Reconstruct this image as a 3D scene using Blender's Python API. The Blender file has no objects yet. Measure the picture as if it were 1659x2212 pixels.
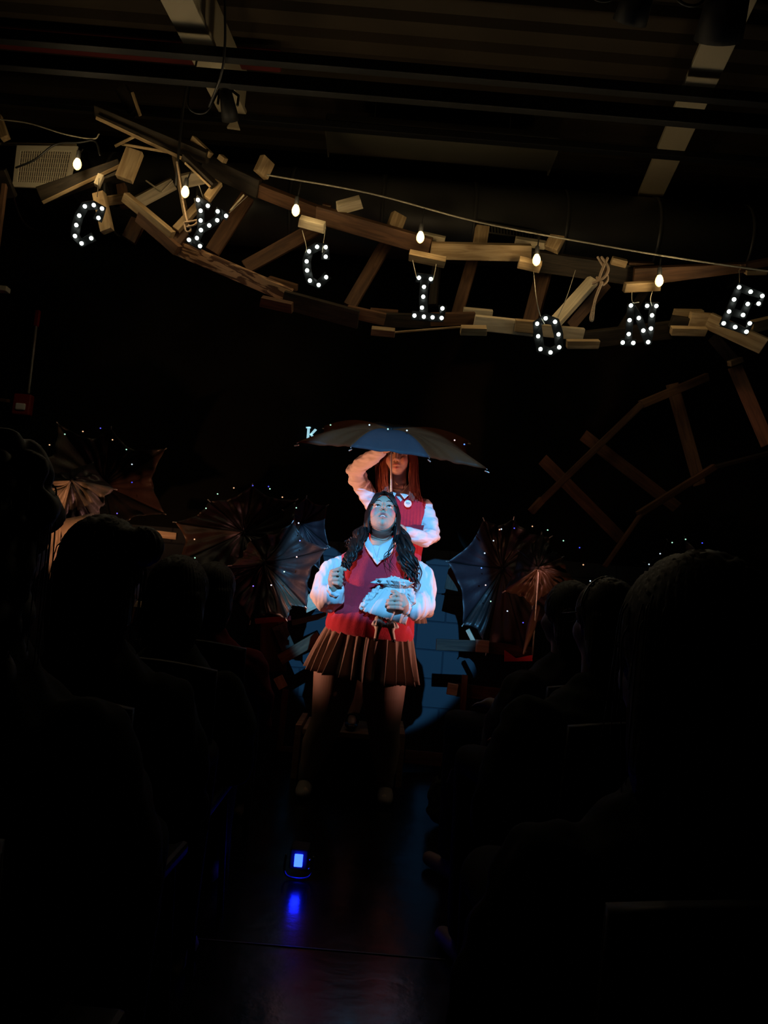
import bpy, bmesh, math, random
import numpy as np
from mathutils import Vector, Matrix
random.seed(7); rng = np.random.RandomState(7)
R = math.radians
# ---------------------------------------------------------------- camera
F_PX = 1610.0; CAM = Vector((0, 0, 1.10)); PITCH = R(6.0); ROLL = R(4.8)
fw = Vector((0, math.cos(PITCH), math.sin(PITCH)))
_u0 = Vector((0, -math.sin(PITCH), math.cos(PITCH))); _r0 = Vector((1, 0, 0))
rt = _r0 * math.cos(ROLL) + _u0 * math.sin(ROLL)
up = _u0 * math.cos(ROLL) - _r0 * math.sin(ROLL)
scene = bpy.context.scene
col = scene.collection
cd = bpy.data.cameras.new('camera'); cam = bpy.data.objects.new('camera', cd); col.objects.link(cam)
cam.matrix_world = Matrix(((rt.x, up.x, -fw.x, CAM.x), (rt.y, up.y, -fw.y, CAM.y), (rt.z, up.z, -fw.z, CAM.z), (0, 0, 0, 1)))
cd.sensor_fit = 'VERTICAL'; cd.sensor_height = 24.0; cd.lens = 24.0 * F_PX / 2212.0
cd.clip_start = 0.02; cd.clip_end = 60
scene.camera = cam
# ---------------------------------------------------------------- world, exposure
w = bpy.data.worlds.new('world'); scene.world = w; w.use_nodes = True
bg = w.node_tree.nodes['Background']; bg.inputs[0].default_value = (0.5, 0.55, 0.5, 1); bg.inputs[1].default_value = 0.0004
vs = scene.view_settings; vs.view_transform = 'Standard'; vs.look = 'None'; vs.exposure = 0; vs.gamma = 1; vs.use_curve_mapping = False

def lamp(kind, name, loc, target, energy, color, size=0.05, spot=None, blend=0.2):
    l = bpy.data.lights.new(name, kind); l.energy = energy; l.color = color
    if kind == 'AREA': l.size = size
    else: l.shadow_soft_size = size
    if spot: l.spot_size = R(spot); l.spot_blend = blend
    o = bpy.data.objects.new(name, l); col.objects.link(o); o.location = loc
    if target is not None:
        o.rotation_euler = (Vector(target) - Vector(loc)).to_track_quat('-Z', 'Y').to_euler()
    return o
# stage lamps hung over and beside the stage, then an unseen ceiling fill
KEY_LOC = (0.05, -1.0, 3.8)
lamp('SPOT', 'key_spotlight', KEY_LOC, (0.04, 4.2, 1.475), 2050, (0.13, 0.52, 1.0), 0.025, 12.6, 0.12)
lamp('SPOT', 'warm_sidelight_left', (-2.5, 4.08, 1.0), (0.0, 4.12, 1.22), 270, (1.0, 0.42, 0.28), 0.05, 38, 1.0)
lamp('SPOT', 'warm_uplight_left', (-1.5, 3.25, 0.5), (-0.02, 4.45, 1.82), 125, (1.0, 0.33, 0.13), 0.04, 22, 0.7)
lamp('SPOT', 'pink_uplight_right', (1.7, 3.5, 0.5), (0.1, 4.35, 1.74), 38, (1.0, 0.30, 0.25), 0.04, 22, 0.7)
lamp('SPOT', 'warm_sidelight_right', (2.5, 4.02, 1.0), (0.0, 4.12, 1.22), 250, (1.0, 0.42, 0.34), 0.05, 38, 1.0)
lamp('SPOT', 'amber_footlight_left', (-1.95, 3.75, 0.7), (-1.7, 4.75, 1.5), 32, (1.0, 0.4, 0.18), 0.04, 50, 0.8)
lamp('SPOT', 'amber_footlight_right', (0.95, 3.9, 0.45), (1.0, 4.8, 1.3), 5.0, (1.0, 0.4, 0.2), 0.04, 45, 0.8)
lamp('SPOT', 'red_uplight_track', (-0.6, 3.2, 0.9), (-0.6, 4.4, 2.85), 4.5, (1.0, 0.25, 0.13), 0.06, 50, 0.9)
lamp('SPOT', 'ceiling_fill', (0.0, 1.6, 2.6), (0.0, 3.4, 4.3), 2.6, (1.0, 0.72, 0.42), 0.3, 120, 1.0)  # unseen wide spot aimed up to light the roof deck and beams

# ---------------------------------------------------------------- pixel -> world
def ray(u, v): return fw * F_PX + rt * (u - 829.5) - up * (v - 1106.0)
def P(u, v, Y):
    d = ray(u, v); return CAM + d * (Y / d.y)
def PZ(u, v, z):
    d = ray(u, v); return CAM + d * ((z - CAM.z) / d.z)
def px(Y): return Y / F_PX      # metres per pixel at depth Y

# ---------------------------------------------------------------- materials
def mat(name, color, rough=0.6, spec=0.5, metal=0.0, noise=0.0, nscale=20, emis=None, estr=0, bump=0, bscale=60, sheen=0, trans=0, coat=0):
    m = bpy.data.materials.new(name); m.use_nodes = True; nt = m.node_tree; b = nt.nodes['Principled BSDF']
    c = tuple(color) + (1,)
    b.inputs['Base Color'].default_value = c; b.inputs['Roughness'].default_value = rough
    b.inputs['Specular IOR Level'].default_value = spec; b.inputs['Metallic'].default_value = metal
    if sheen: b.inputs['Sheen Weight'].default_value = sheen
    if trans: b.inputs['Transmission Weight'].default_value = trans
    if coat: b.inputs['Coat Weight'].default_value = coat
    if emis: b.inputs['Emission Color'].default_value = tuple(emis) + (1,); b.inputs['Emission Strength'].default_value = estr
    tc = nt.nodes.new('ShaderNodeTexCoord')
    if noise:
        n = nt.nodes.new('ShaderNodeTexNoise'); n.inputs['Scale'].default_value = nscale; n.inputs['Detail'].default_value = 5
        nt.links.new(tc.outputs['Object'], n.inputs['Vector'])
        mx = nt.nodes.new('ShaderNodeMix'); mx.data_type = 'RGBA'
        mx.inputs['A'].default_value = tuple(x * (1 - noise) for x in color) + (1,); mx.inputs['B'].default_value = tuple(min(1, x * (1 + noise)) for x in color) + (1,)
        nt.links.new(n.outputs['Fac'], mx.inputs['Factor']); nt.links.new(mx.outputs['Result'], b.inputs['Base Color'])
    if bump:
        n = nt.nodes.new('ShaderNodeTexNoise'); n.inputs['Scale'].default_value = bscale; n.inputs['Detail'].default_value = 4
        nt.links.new(tc.outputs['Object'], n.inputs['Vector'])
        bp = nt.nodes.new('ShaderNodeBump'); bp.inputs['Strength'].default_value = bump; bp.inputs['Distance'].default_value = 0.01
        nt.links.new(n.outputs['Fac'], bp.inputs['Height']); nt.links.new(bp.outputs['Normal'], b.inputs['Normal'])
    return m
def wood(name, c1, c2, rough=0.65, scale=(3, 30, 30), streak=None):
    m = bpy.data.materials.new(name); m.use_nodes = True; nt = m.node_tree; b = nt.nodes['Principled BSDF']
    b.inputs['Roughness'].default_value = rough; b.inputs['Specular IOR Level'].default_value = 0.3
    tc = nt.nodes.new('ShaderNodeTexCoord'); mp = nt.nodes.new('ShaderNodeMapping'); mp.inputs['Scale'].default_value = scale
    oi = nt.nodes.new('ShaderNodeObjectInfo')
    ad = nt.nodes.new('ShaderNodeVectorMath'); ad.operation = 'ADD'
    sc = nt.nodes.new('ShaderNodeMath'); sc.operation = 'MULTIPLY'; sc.inputs[1].default_value = 37.0
    nt.links.new(oi.outputs['Random'], sc.inputs[0])
    nt.links.new(tc.outputs['Object'], mp.inputs['Vector']); nt.links.new(mp.outputs['Vector'], ad.inputs[0]); nt.links.new(sc.outputs[0], ad.inputs[1])
    n = nt.nodes.new('ShaderNodeTexNoise'); n.inputs['Scale'].default_value = 1.6; n.inputs['Detail'].default_value = 7; n.inputs['Distortion'].default_value = 0.8
    nt.links.new(ad.outputs[0], n.inputs['Vector'])
    cr = nt.nodes.new('ShaderNodeValToRGB'); cr.color_ramp.elements[0].position = 0.38; cr.color_ramp.elements[1].position = 0.62
    cr.color_ramp.elements[0].color = tuple(c1) + (1,); cr.color_ramp.elements[1].color = tuple(c2) + (1,)
    if streak:
        cr.color_ramp.elements[0].position = 0.47; cr.color_ramp.elements[1].position = 0.53
    nt.links.new(n.outputs['Fac'], cr.inputs['Fac'])
    hv = nt.nodes.new('ShaderNodeHueSaturation')
    mr = nt.nodes.new('ShaderNodeMapRange'); mr.inputs['To Min'].default_value = 0.72; mr.inputs['To Max'].default_value = 1.15
    nt.links.new(oi.outputs['Random'], mr.inputs['Value']); nt.links.new(mr.outputs[0], hv.inputs['Value']); nt.links.new(cr.outputs['Color'], hv.inputs['Color'])
    nt.links.new(hv.outputs['Color'], b.inputs['Base Color'])
    bp = nt.nodes.new('ShaderNodeBump'); bp.inputs['Strength'].default_value = 0.3; bp.inputs['Distance'].default_value = 0.004
    nt.links.new(n.outputs['Fac'], bp.inputs['Height']); nt.links.new(bp.outputs['Normal'], b.inputs['Normal'])
    return m
M = {}
M['pine'] = wood('pine', (0.30, 0.20, 0.10), (0.48, 0.35, 0.19))
M['pale'] = wood('pale_wood', (0.5, 0.42, 0.28), (0.7, 0.6, 0.42))
M['brown'] = wood('stained_wood', (0.085, 0.042, 0.022), (0.15, 0.075, 0.038))
M['dark'] = wood('black_stained_wood', (0.018, 0.014, 0.01), (0.04, 0.03, 0.02))
M['weather'] = wood('weathered_wood', (0.10, 0.05, 0.03), (0.45, 0.27, 0.15), scale=(5, 16, 30), streak=True)
M['rope'] = mat('rope', (0.42, 0.3, 0.2), 0.9, bump=0.6, bscale=200)
M['black'] = mat('black_paint', (0.006, 0.006, 0.006), 0.6, 0.3)
M['black_metal'] = mat('black_metal', (0.005, 0.005, 0.005), 0.6, 0.25)
M['rubber'] = mat('rubber', (0.006, 0.006, 0.006), 0.5)
M['grey_metal'] = mat('grey_metal', (0.35, 0.35, 0.34), 0.35, metal=0.9)
M['duct'] = mat('duct_metal', (0.075, 0.075, 0.068), 0.42, metal=0.35, noise=0.2, nscale=6)
M['cream'] = mat('cream_paint', (0.36, 0.31, 0.21), 0.6, noise=0.08, nscale=4)
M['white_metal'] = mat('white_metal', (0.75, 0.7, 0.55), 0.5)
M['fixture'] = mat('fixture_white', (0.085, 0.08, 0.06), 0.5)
M['cord'] = mat('cord', (0.3, 0.27, 0.2), 0.7)
M['redbox'] = mat('red_plastic', (0.25, 0.02, 0.01), 0.4)
M['strobe'] = mat('clear_lens', (0.8, 0.8, 0.8), 0.1)
M['conduit'] = mat('conduit', (0.3, 0.3, 0.26), 0.4, metal=0.5)
M['bulbglass'] = mat('lit_warm_bulb', (1, 0.9, 0.7), 0.1, emis=(1, 0.66, 0.24), estr=2.2)
M['filament'] = mat('hot_filament', (1, 1, 1), 0.4, emis=(1, 0.92, 0.7), estr=60)
M['marquee'] = mat('lit_white_globe', (1, 1, 1), 0.3, emis=(0.88, 1.0, 0.9), estr=9)
M['letterbox'] = mat('gloss_black_letter', (0.002, 0.002, 0.002), 0.45, 0.12)
for n_, c_ in (('blue', (0.03, 0.05, 0.75)), ('white', (0.6, 0.75, 0.9)), ('warm', (0.8, 0.42, 0.22)), ('green', (0.35, 0.75, 0.55))):
    M['led_' + n_] = mat('lit_led_' + n_, (1, 1, 1), 0.3, emis=c_, estr=1.3)
M['bluepanel'] = mat('lit_blue_lens', (0.2, 0.3, 1), 0.3, emis=(0.004, 0.0125, 1.0), estr=30.0)
M['nylon'] = mat('black_nylon', (0.014, 0.012, 0.012), 0.4, 0.5, bump=0.9, bscale=9)
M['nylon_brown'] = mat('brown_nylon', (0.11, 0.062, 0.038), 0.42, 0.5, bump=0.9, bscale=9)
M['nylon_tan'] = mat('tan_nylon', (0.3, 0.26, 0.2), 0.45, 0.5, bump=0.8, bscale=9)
M['nylon_beamlit'] = mat('beam_lit_nylon', (0.03, 0.017, 0.022), 0.5, 0.5, bump=0.7, bscale=9)  # panels in the blue beam: lighter tone put into the cloth colour
M['nylon_plum'] = mat('plum_nylon', (0.04, 0.021, 0.018), 0.55, 0.3, bump=0.9, bscale=9)
M['nylon_olive'] = mat('olive_nylon', (0.075, 0.07, 0.05), 0.5, 0.4, bump=0.9, bscale=9)
M['nylon_key'] = mat('slate_nylon', (0.03, 0.028, 0.036), 0.6, 0.2, bump=0.5, bscale=12)
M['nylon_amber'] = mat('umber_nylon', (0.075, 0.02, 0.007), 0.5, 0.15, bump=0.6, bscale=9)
M['steel'] = mat('umbrella_steel', (0.6, 0.58, 0.55), 0.3, metal=0.8)
M['shirt'] = mat('white_cotton', (0.72, 0.72, 0.74), 0.8, 0.2, bump=0.15, bscale=40)
M['vest'] = mat('red_knit', (0.47, 0.022, 0.045), 0.85, 0.15, noise=0.12, nscale=60, bump=0.25, bscale=200, sheen=0.2)
M['rib'] = M['vest']
M['skirt'] = mat('grey_pleated_wool', (0.28, 0.21, 0.16), 0.85, 0.1)
M['hair_black'] = mat('black_hair', (0.010, 0.006, 0.006), 0.48, 0.35)
M['hair_auburn'] = mat('auburn_hair', (0.16, 0.045, 0.025), 0.45, 0.5, noise=0.5, nscale=30)
M['hair_dark'] = mat('dark_hair', (0.012, 0.009, 0.007), 0.6, 0.3)
M['hair_grey'] = mat('grey_hair', (0.05, 0.045, 0.035), 0.6, 0.3)
M['eye'] = mat('eye_white', (0.8, 0.8, 0.8), 0.15)
M['iris'] = mat('iris', (0.07, 0.05, 0.035), 0.15)
M['teeth'] = mat('teeth', (0.85, 0.85, 0.85), 0.3)
M['lash'] = mat('lash', (0.01, 0.008, 0.008), 0.7)
M['shoe'] = mat('black_leather', (0.01, 0.01, 0.01), 0.25)
M['shoe_white'] = mat('pale_shoe', (0.3, 0.26, 0.22), 0.6)
M['doll_cloth'] = mat('doll_cotton', (0.66, 0.66, 0.64), 0.85, 0.2)
M['doll_leg'] = mat('doll_leg', (0.55, 0.5, 0.42), 0.5)
M['badge'] = mat('badge_white', (0.75, 0.78, 0.8), 0.3)
M['badge_ink'] = mat('badge_ink', (0.2, 0.25, 0.3), 0.5)
M['dark_cloth'] = mat('dark_cloth', (0.012, 0.012, 0.013), 0.9, 0.1)
M['dim_cloth'] = mat('dim_cloth', (0.02, 0.019, 0.018), 0.9, 0.1)
M['red_cloth'] = mat('dark_red_cloth', (0.11, 0.014, 0.012), 0.9, 0.1)
M['green_cloth'] = mat('dark_green_cloth', (0.016, 0.02, 0.013), 0.9, 0.1)
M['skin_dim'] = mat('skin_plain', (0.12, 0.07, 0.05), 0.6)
M['chair_grey'] = mat('chair_plastic', (0.03, 0.03, 0.03), 0.5)
M['paper'] = mat('lit_sign_letter', (0.5, 0.8, 0.9), 0.5, emis=(0.45, 0.85, 1.0), estr=0.7)
def skinmat(name):
    m = bpy.data.materials.new(name); m.use_nodes = True; nt = m.node_tree; b = nt.nodes['Principled BSDF']
    a = nt.nodes.new('ShaderNodeAttribute'); a.attribute_name = 'tint'; nt.links.new(a.outputs['Color'], b.inputs['Base Color'])
    b.inputs['Roughness'].default_value = 0.55; b.inputs['Specular IOR Level'].default_value = 0.35
    return m
M['skin'] = skinmat('skin')
# striped umbrella-like materials kept simple; wall of painted blocks
def blockmat():
    m = bpy.data.materials.new('painted_block_wall'); m.use_nodes = True; nt = m.node_tree; b = nt.nodes['Principled BSDF']
    b.inputs['Roughness'].default_value = 0.75; b.inputs['Specular IOR Level'].default_value = 0.2
    tc = nt.nodes.new('ShaderNodeTexCoord'); sx = nt.nodes.new('ShaderNodeSeparateXYZ'); cx = nt.nodes.new('ShaderNodeCombineXYZ')
    nt.links.new(tc.outputs['Object'], sx.inputs[0]); nt.links.new(sx.outputs['X'], cx.inputs['X']); nt.links.new(sx.outputs['Z'], cx.inputs['Y'])
    br = nt.nodes.new('ShaderNodeTexBrick'); br.inputs['Scale'].default_value = 1.0
    br.inputs['Brick Width'].default_value = 0.4; br.inputs['Row Height'].default_value = 0.2; br.inputs['Mortar Size'].default_value = 0.006; br.inputs['Mortar Smooth'].default_value = 0.4
    br.inputs['Color1'].default_value = (0.027, 0.036, 0.046, 1); br.inputs['Color2'].default_value = (0.023, 0.031, 0.041, 1); br.inputs['Mortar'].default_value = (0.014, 0.02, 0.03, 1)
    nt.links.new(cx.outputs[0], br.inputs['Vector']); nt.links.new(br.outputs['Color'], b.inputs['Base Color'])
    bp = nt.nodes.new('ShaderNodeBump'); bp.invert = True; bp.inputs['Strength'].default_value = 0.8; bp.inputs['Distance'].default_value = 0.01
    nt.links.new(br.outputs['Fac'], bp.inputs['Height']); nt.links.new(bp.outputs['Normal'], b.inputs['Normal'])
    return m
M['block'] = blockmat()
M['blackwall'] = mat('flat_black_wall', (0.006, 0.007, 0.006), 0.9, 0.05, noise=0.3, nscale=5)
M['deck'] = mat('metal_deck', (0.05, 0.038, 0.025), 0.6, 0.3, noise=0.3, nscale=3)
def floormat():
    m = mat('black_stage_floor', (0.003, 0.003, 0.0035), 0.3, 0.4); nt = m.node_tree; b = nt.nodes['Principled BSDF']
    tc = nt.nodes.new('ShaderNodeTexCoord'); n = nt.nodes.new('ShaderNodeTexNoise'); n.inputs['Scale'].default_value = 9; n.inputs['Detail'].default_value = 6
    nt.links.new(tc.outputs['Object'], n.inputs['Vector'])
    mr = nt.nodes.new('ShaderNodeMapRange'); mr.inputs['To Min'].default_value = 0.12; mr.inputs['To Max'].default_value = 0.3
    nt.links.new(n.outputs['Fac'], mr.inputs['Value']); nt.links.new(mr.outputs[0], b.inputs['Roughness'])
    bp = nt.nodes.new('ShaderNodeBump'); bp.inputs['Strength'].default_value = 0.25; bp.inputs['Distance'].default_value = 0.01
    nt.links.new(n.outputs['Fac'], bp.inputs['Height']); nt.links.new(bp.outputs['Normal'], b.inputs['Normal'])
    return m
M['floor'] = floormat()

# ---------------------------------------------------------------- object helpers
def org(o):
    v = Vector((0, 0, 0))
    while o is not None:
        v += o.location; o = o.parent
    return v
def tag(o, label=None, cat=None, group=None, kind=None):
    if label: o['label'] = label
    if cat: o['category'] = cat
    if group: o['group'] = group
    if kind: o['kind'] = kind
    return o
def thing(name, loc, label, cat, group=None):
    o = bpy.data.objects.new(name, None); col.objects.link(o); o.location = Vector(loc); o.empty_display_size = 0.05
    return tag(o, label, cat, group)
class MB:
    def __init__(s): s.v = []; s.f = []
    def add(s, vs_, fs_):
        n = len(s.v); s.v += [Vector(x) for x in vs_]; s.f += [tuple(i + n for i in f) for f in fs_]; return s
    def box(s, c, size, rot=None):
        x, y, z = (k / 2 for k in size); vs_ = [Vector((a, b, d)) for a in (-x, x) for b in (-y, y) for d in (-z, z)]
        if rot is not None: vs_ = [rot @ q for q in vs_]
        return s.add([q + Vector(c) for q in vs_], [(0, 1, 3, 2), (4, 6, 7, 5), (0, 4, 5, 1), (2, 3, 7, 6), (0, 2, 6, 4), (1, 5, 7, 3)])
    def loft(s, rings, seg=24, cap=True):
        # rings: (centre, ax, ay)
        n0 = len(s.v); fs_ = []; vs_ = []
        for c, ax, ay in rings:
            for k in range(seg):
                a = 2 * math.pi * k / seg; vs_.append(Vector(c) + ax * math.cos(a) + ay * math.sin(a))
        m = len(rings)
        for i in range(m - 1):
            for k in range(seg):
                k2 = (k + 1) % seg; fs_.append((i * seg + k, i * seg + k2, (i + 1) * seg + k2, (i + 1) * seg + k))
        if cap:
            fs_.append(tuple(reversed(range(seg)))); fs_.append(tuple(range((m - 1) * seg, m * seg)))
        return s.add(vs_, fs_)
    def tube(s, pts, rad, seg=12, cap=True, round_=True):
        pts = [Vector(q) for q in pts]
        if not isinstance(rad, (list, tuple)): rad = [rad] * len(pts)
        rad = list(rad)
        if round_ and cap:
            a = (pts[0] - pts[1]).normalized(); b = (pts[-1] - pts[-2]).normalized()
            pre = [(pts[0] + a * rad[0] * math.sin(t), rad[0] * math.cos(t)) for t in (1.45, 1.0, 0.5)]
            post = [(pts[-1] + b * rad[-1] * math.sin(t), rad[-1] * math.cos(t)) for t in (0.5, 1.0, 1.45)]
            pts = [q[0] for q in pre] + pts + [q[0] for q in post]; rad = [q[1] for q in pre] + rad + [q[1] for q in post]
        nrm = None; rings = []
        for i, q in enumerate(pts):
            t = (pts[min(i + 1, len(pts) - 1)] - pts[max(i - 1, 0)])
            if t.length < 1e-9: t = Vector((0, 0, 1))
            t.normalize()
            if nrm is None:
                nrm = t.cross(Vector((0.12, 1, 0.31))).normalized()
            else:
                nrm = (nrm - t * nrm.dot(t))
                if nrm.length < 1e-6: nrm = t.cross(Vector((0.3, 0.2, 1)))
                nrm.normalize()
            rings.append((q, nrm * rad[i], t.cross(nrm) * rad[i]))
        return s.loft(rings, seg, cap)
    def ell(s, c, r, rot=None, seg=20, nr=12):
        if not isinstance(r, (tuple, list)): r = (r, r, r)
        c = Vector(c); vs_ = []; fs_ = []
        for i in range(1, nr):
            t = math.pi * i / nr
            for k in range(seg):
                a = 2 * math.pi * k / seg; q = Vector((r[0] * math.sin(t) * math.cos(a), r[1] * math.sin(t) * math.sin(a), r[2] * math.cos(t)))
                vs_.append((rot @ q if rot is not None else q) + c)
        for q in (Vector((0, 0, r[2])), Vector((0, 0, -r[2]))): vs_.append((rot @ q if rot is not None else q) + c)
        T = len(vs_) - 2
        for i in range(nr - 2):
            for k in range(seg):
                k2 = (k + 1) % seg; fs_.append((i * seg + k, (i + 1) * seg + k, (i + 1) * seg + k2, i * seg + k2))
        for k in range(seg):
            k2 = (k + 1) % seg; fs_.append((T, k, k2)); fs_.append((T + 1, (nr - 2) * seg + k2, (nr - 2) * seg + k))
        return s.add(vs_, fs_)
    def prism(s, poly, depth):      # polygon of world points, thickened by vector
        n = len(poly); d = Vector(depth); vs_ = [Vector(q) for q in poly] + [Vector(q) + d for q in poly]
        fs_ = [tuple(range(n)), tuple(reversed(range(n, 2 * n)))] + [(i, i + n, (i + 1) % n + n, (i + 1) % n) for i in range(n)]
        return s.add(vs_, fs_)
    def grid(s, rows, closed=False):
        n = len(rows[0]); vs_ = [q for r_ in rows for q in r_]; fs_ = []
        for i in range(len(rows) - 1):
            for k in range(n if closed else n - 1):
                k2 = (k + 1) % n; fs_.append((i * n + k, i * n + k2, (i + 1) * n + k2, (i + 1) * n + k))
        return s.add(vs_, fs_)
    def build(s, name, m, parent=None, smooth=True, bevel=0, solid=0, sub=0, weld=True):
        me = bpy.data.meshes.new(name)
        lo = Vector([min(q[i] for q in s.v) for i in range(3)]); hi = Vector([max(q[i] for q in s.v) for i in range(3)]); c = (lo + hi) / 2
        me.from_pydata([q - c for q in s.v], [], s.f); me.update()
        bm = bmesh.new(); bm.from_mesh(me); bmesh.ops.recalc_face_normals(bm, faces=bm.faces); bm.to_mesh(me); bm.free()
        if smooth:
            for p in me.polygons: p.use_smooth = True
        me.materials.append(m)
        o = bpy.data.objects.new(name, me); col.objects.link(o)
        if parent is not None: o.parent = parent; o.location = c - org(parent)
        else: o.location = c
        mods(o, bevel, solid, sub)
        return o
def mods(o, bevel=0, solid=0, sub=0):
    if solid: q = o.modifiers.new('s', 'SOLIDIFY'); q.thickness = solid; q.offset = 0
    if bevel: q = o.modifiers.new('b', 'BEVEL'); q.width = bevel; q.segments = 2; q.limit_method = 'ANGLE'
    if sub: q = o.modifiers.new('u', 'SUBSURF'); q.levels = sub; q.render_levels = sub
def struct(o): o['kind'] = 'structure'; return o
def board(name, a, b, w_, t_, m, parent=None, twist=0.0, taper=1.0, ref=None, skew=0.0):
    """plank from a to b, width w_ seen from the seats, thickness t_"""
    a = Vector(a); b = Vector(b); L = (b - a).length; X = (b - a).normalized()
    view = ref if ref is not None else ((a + b) / 2 - CAM).normalized()
    Yv = (view - X * view.dot(X)).normalized(); Zv = X.cross(Yv)
    q = Matrix.Rotation(twist, 3, X); Yv = q @ Yv; Zv = q @ Zv
    bm = bmesh.new(); vs_ = []
    for sx_, tp in ((-L / 2, 1.0), (L / 2, taper)):
        for sy, sz in ((-1, -1), (1, -1), (1, 1), (-1, 1)):
            vs_.append(bm.verts.new((sx_ + skew * sz * w_ * 0.5 * (1 if sx_ > 0 else -1), sy * t_ / 2, sz * w_ / 2 * tp)))
    for f in ((0, 1, 2, 3), (7, 6, 5, 4), (0, 4, 5, 1), (1, 5, 6, 2), (2, 6, 7, 3), (3, 7, 4, 0)): bm.faces.new([vs_[i] for i in f])
    bmesh.ops.recalc_face_normals(bm, faces=bm.faces)
    me = bpy.data.meshes.new(name); bm.to_mesh(me); bm.free(); me.materials.append(m)
    o = bpy.data.objects.new(name, me); col.objects.link(o)
    c = (a + b) / 2
    if parent is not None: o.parent = parent; c = c - org(parent)
    mt = Matrix(((X.x, Yv.x, Zv.x, c.x), (X.y, Yv.y, Zv.y, c.y), (X.z, Yv.z, Zv.z, c.z), (0, 0, 0, 1)))
    o.location = c; o.rotation_euler = mt.to_euler()
    mods(o, bevel=min(0.003, t_ * 0.2))
    return o
# ---- remesh toolkit for bodies and clothes
def remesh(mb, voxel, iters=3, keep=None, lam=0.5):
    me = bpy.data.meshes.new('tmp'); me.from_pydata(mb.v, [], mb.f); me.update()
    bm = bmesh.new(); bm.from_mesh(me)
    bmesh.ops.triangulate(bm, faces=[f for f in bm.faces if len(f.verts) > 4]); bm.to_mesh(me); bm.free()
    o = bpy.data.objects.new('tmp', me); col.objects.link(o)
    q = o.modifiers.new('r', 'REMESH'); q.mode = 'VOXEL'; q.voxel_size = voxel; q.adaptivity = 0
    bpy.context.view_layer.update(); dg = bpy.context.evaluated_depsgraph_get(); ev = o.evaluated_get(dg)
    m2 = bpy.data.meshes.new_from_object(ev)
    n = len(m2.vertices); V = np.empty(n * 3, 'f4'); m2.vertices.foreach_get('co', V); V = V.reshape(-1, 3).astype('f8')
    Fq = [tuple(p.vertices) for p in m2.polygons]
    E = np.empty(len(m2.edges) * 2, 'i4'); m2.edges.foreach_get('vertices', E); E = E.reshape(-1, 2)
    bpy.data.objects.remove(o); bpy.data.meshes.remove(me); bpy.data.meshes.remove(m2)
    wgt = np.ones(n) if keep is None else 1 - keep(V)
    deg = np.bincount(E.ravel(), minlength=n).astype('f8'); deg[deg == 0] = 1
    for _ in range(iters):
        A = np.zeros_like(V)
        for k in range(3):
            A[:, k] = np.bincount(E[:, 0], V[E[:, 1], k], n) + np.bincount(E[:, 1], V[E[:, 0], k], n)
        A /= deg[:, None]; V += (A - V) * (lam * wgt)[:, None]
    return V, Fq
def normals(V, Fq):
    me = bpy.data.meshes.new('t'); me.from_pydata(V.tolist(), [], Fq); me.update()
    N = np.empty(len(V) * 3, 'f4'); me.vertices.foreach_get('normal', N); bpy.data.meshes.remove(me)
    return N.reshape(-1, 3).astype('f8')
def folds(V, N, amp, freq, seed=0, n=7, stretch=(1, 1, 1)):
    r_ = np.random.RandomState(seed); h = np.zeros(len(V)); S = np.array(stretch)
    for i in range(n):
        d = r_.normal(size=3); d /= np.linalg.norm(d); d2 = r_.normal(size=3); ph = r_.uniform(0, 6.28)
        h += np.sin(V @ (d * S) * freq * r_.uniform(0.6, 1.7) + ph + 1.0 * np.sin(V @ (d2 * S) * freq * 0.3))
    h /= math.sqrt(n); h = np.sign(h) * np.abs(h) ** 0.8
    return V + N * (h * amp)[:, None]
def np_obj(name, V, Fq, m, parent, tint=None, solid=0, cutter=None, sub=0):
    lo = V.min(0); hi = V.max(0); c = Vector(((lo + hi) / 2).tolist())
    me = bpy.data.meshes.new(name); me.from_pydata((V - np.array(c)).tolist(), [], Fq); me.update()
    if cutter:
        bm = bmesh.new(); bm.from_mesh(me); bmesh.ops.translate(bm, verts=bm.verts, vec=c); cutter(bm)
        bmesh.ops.translate(bm, verts=bm.verts, vec=-c); bm.to_mesh(me); bm.free()
    for p in me.polygons: p.use_smooth = True
    me.materials.append(m)
    if tint is not None:
        ca = me.color_attributes.new('tint', 'FLOAT_COLOR', 'POINT'); ca.data.foreach_set('color', np.c_[tint, np.ones(len(tint))].astype('f4').ravel())
    o = bpy.data.objects.new(name, me); col.objects.link(o)
    if parent is not None: o.parent = parent; o.location = c - org(parent)
    else: o.location = c
    mods(o, solid=solid, sub=sub)
    return o
def bisect(bm, co, no):
    bmesh.ops.bisect_plane(bm, geom=bm.verts[:] + bm.edges[:] + bm.faces[:], plane_co=co, plane_no=no, dist=1e-5)
def drop(bm, pred):
    dl = [f for f in bm.faces if pred(f.calc_center_median())]
    bmesh.ops.delete(bm, geom=dl, context='FACES')
def crv(pts, n=8):
    """Catmull-Rom through points"""
    pts = [Vector(q) for q in pts]; q = [pts[0] * 2 - pts[1]] + pts + [pts[-1] * 2 - pts[-2]]; out = []
    for i in range(1, len(q) - 2):
        for k in range(n):
            t = k / n; a, b, c, d = q[i - 1], q[i], q[i + 1], q[i + 2]
            out.append(0.5 * ((2 * b) + (c - a) * t + (2 * a - 5 * b + 4 * c - d) * t * t + (3 * b - a - 3 * c + d) * t ** 3))
    out.append(pts[-1]); return out
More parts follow.
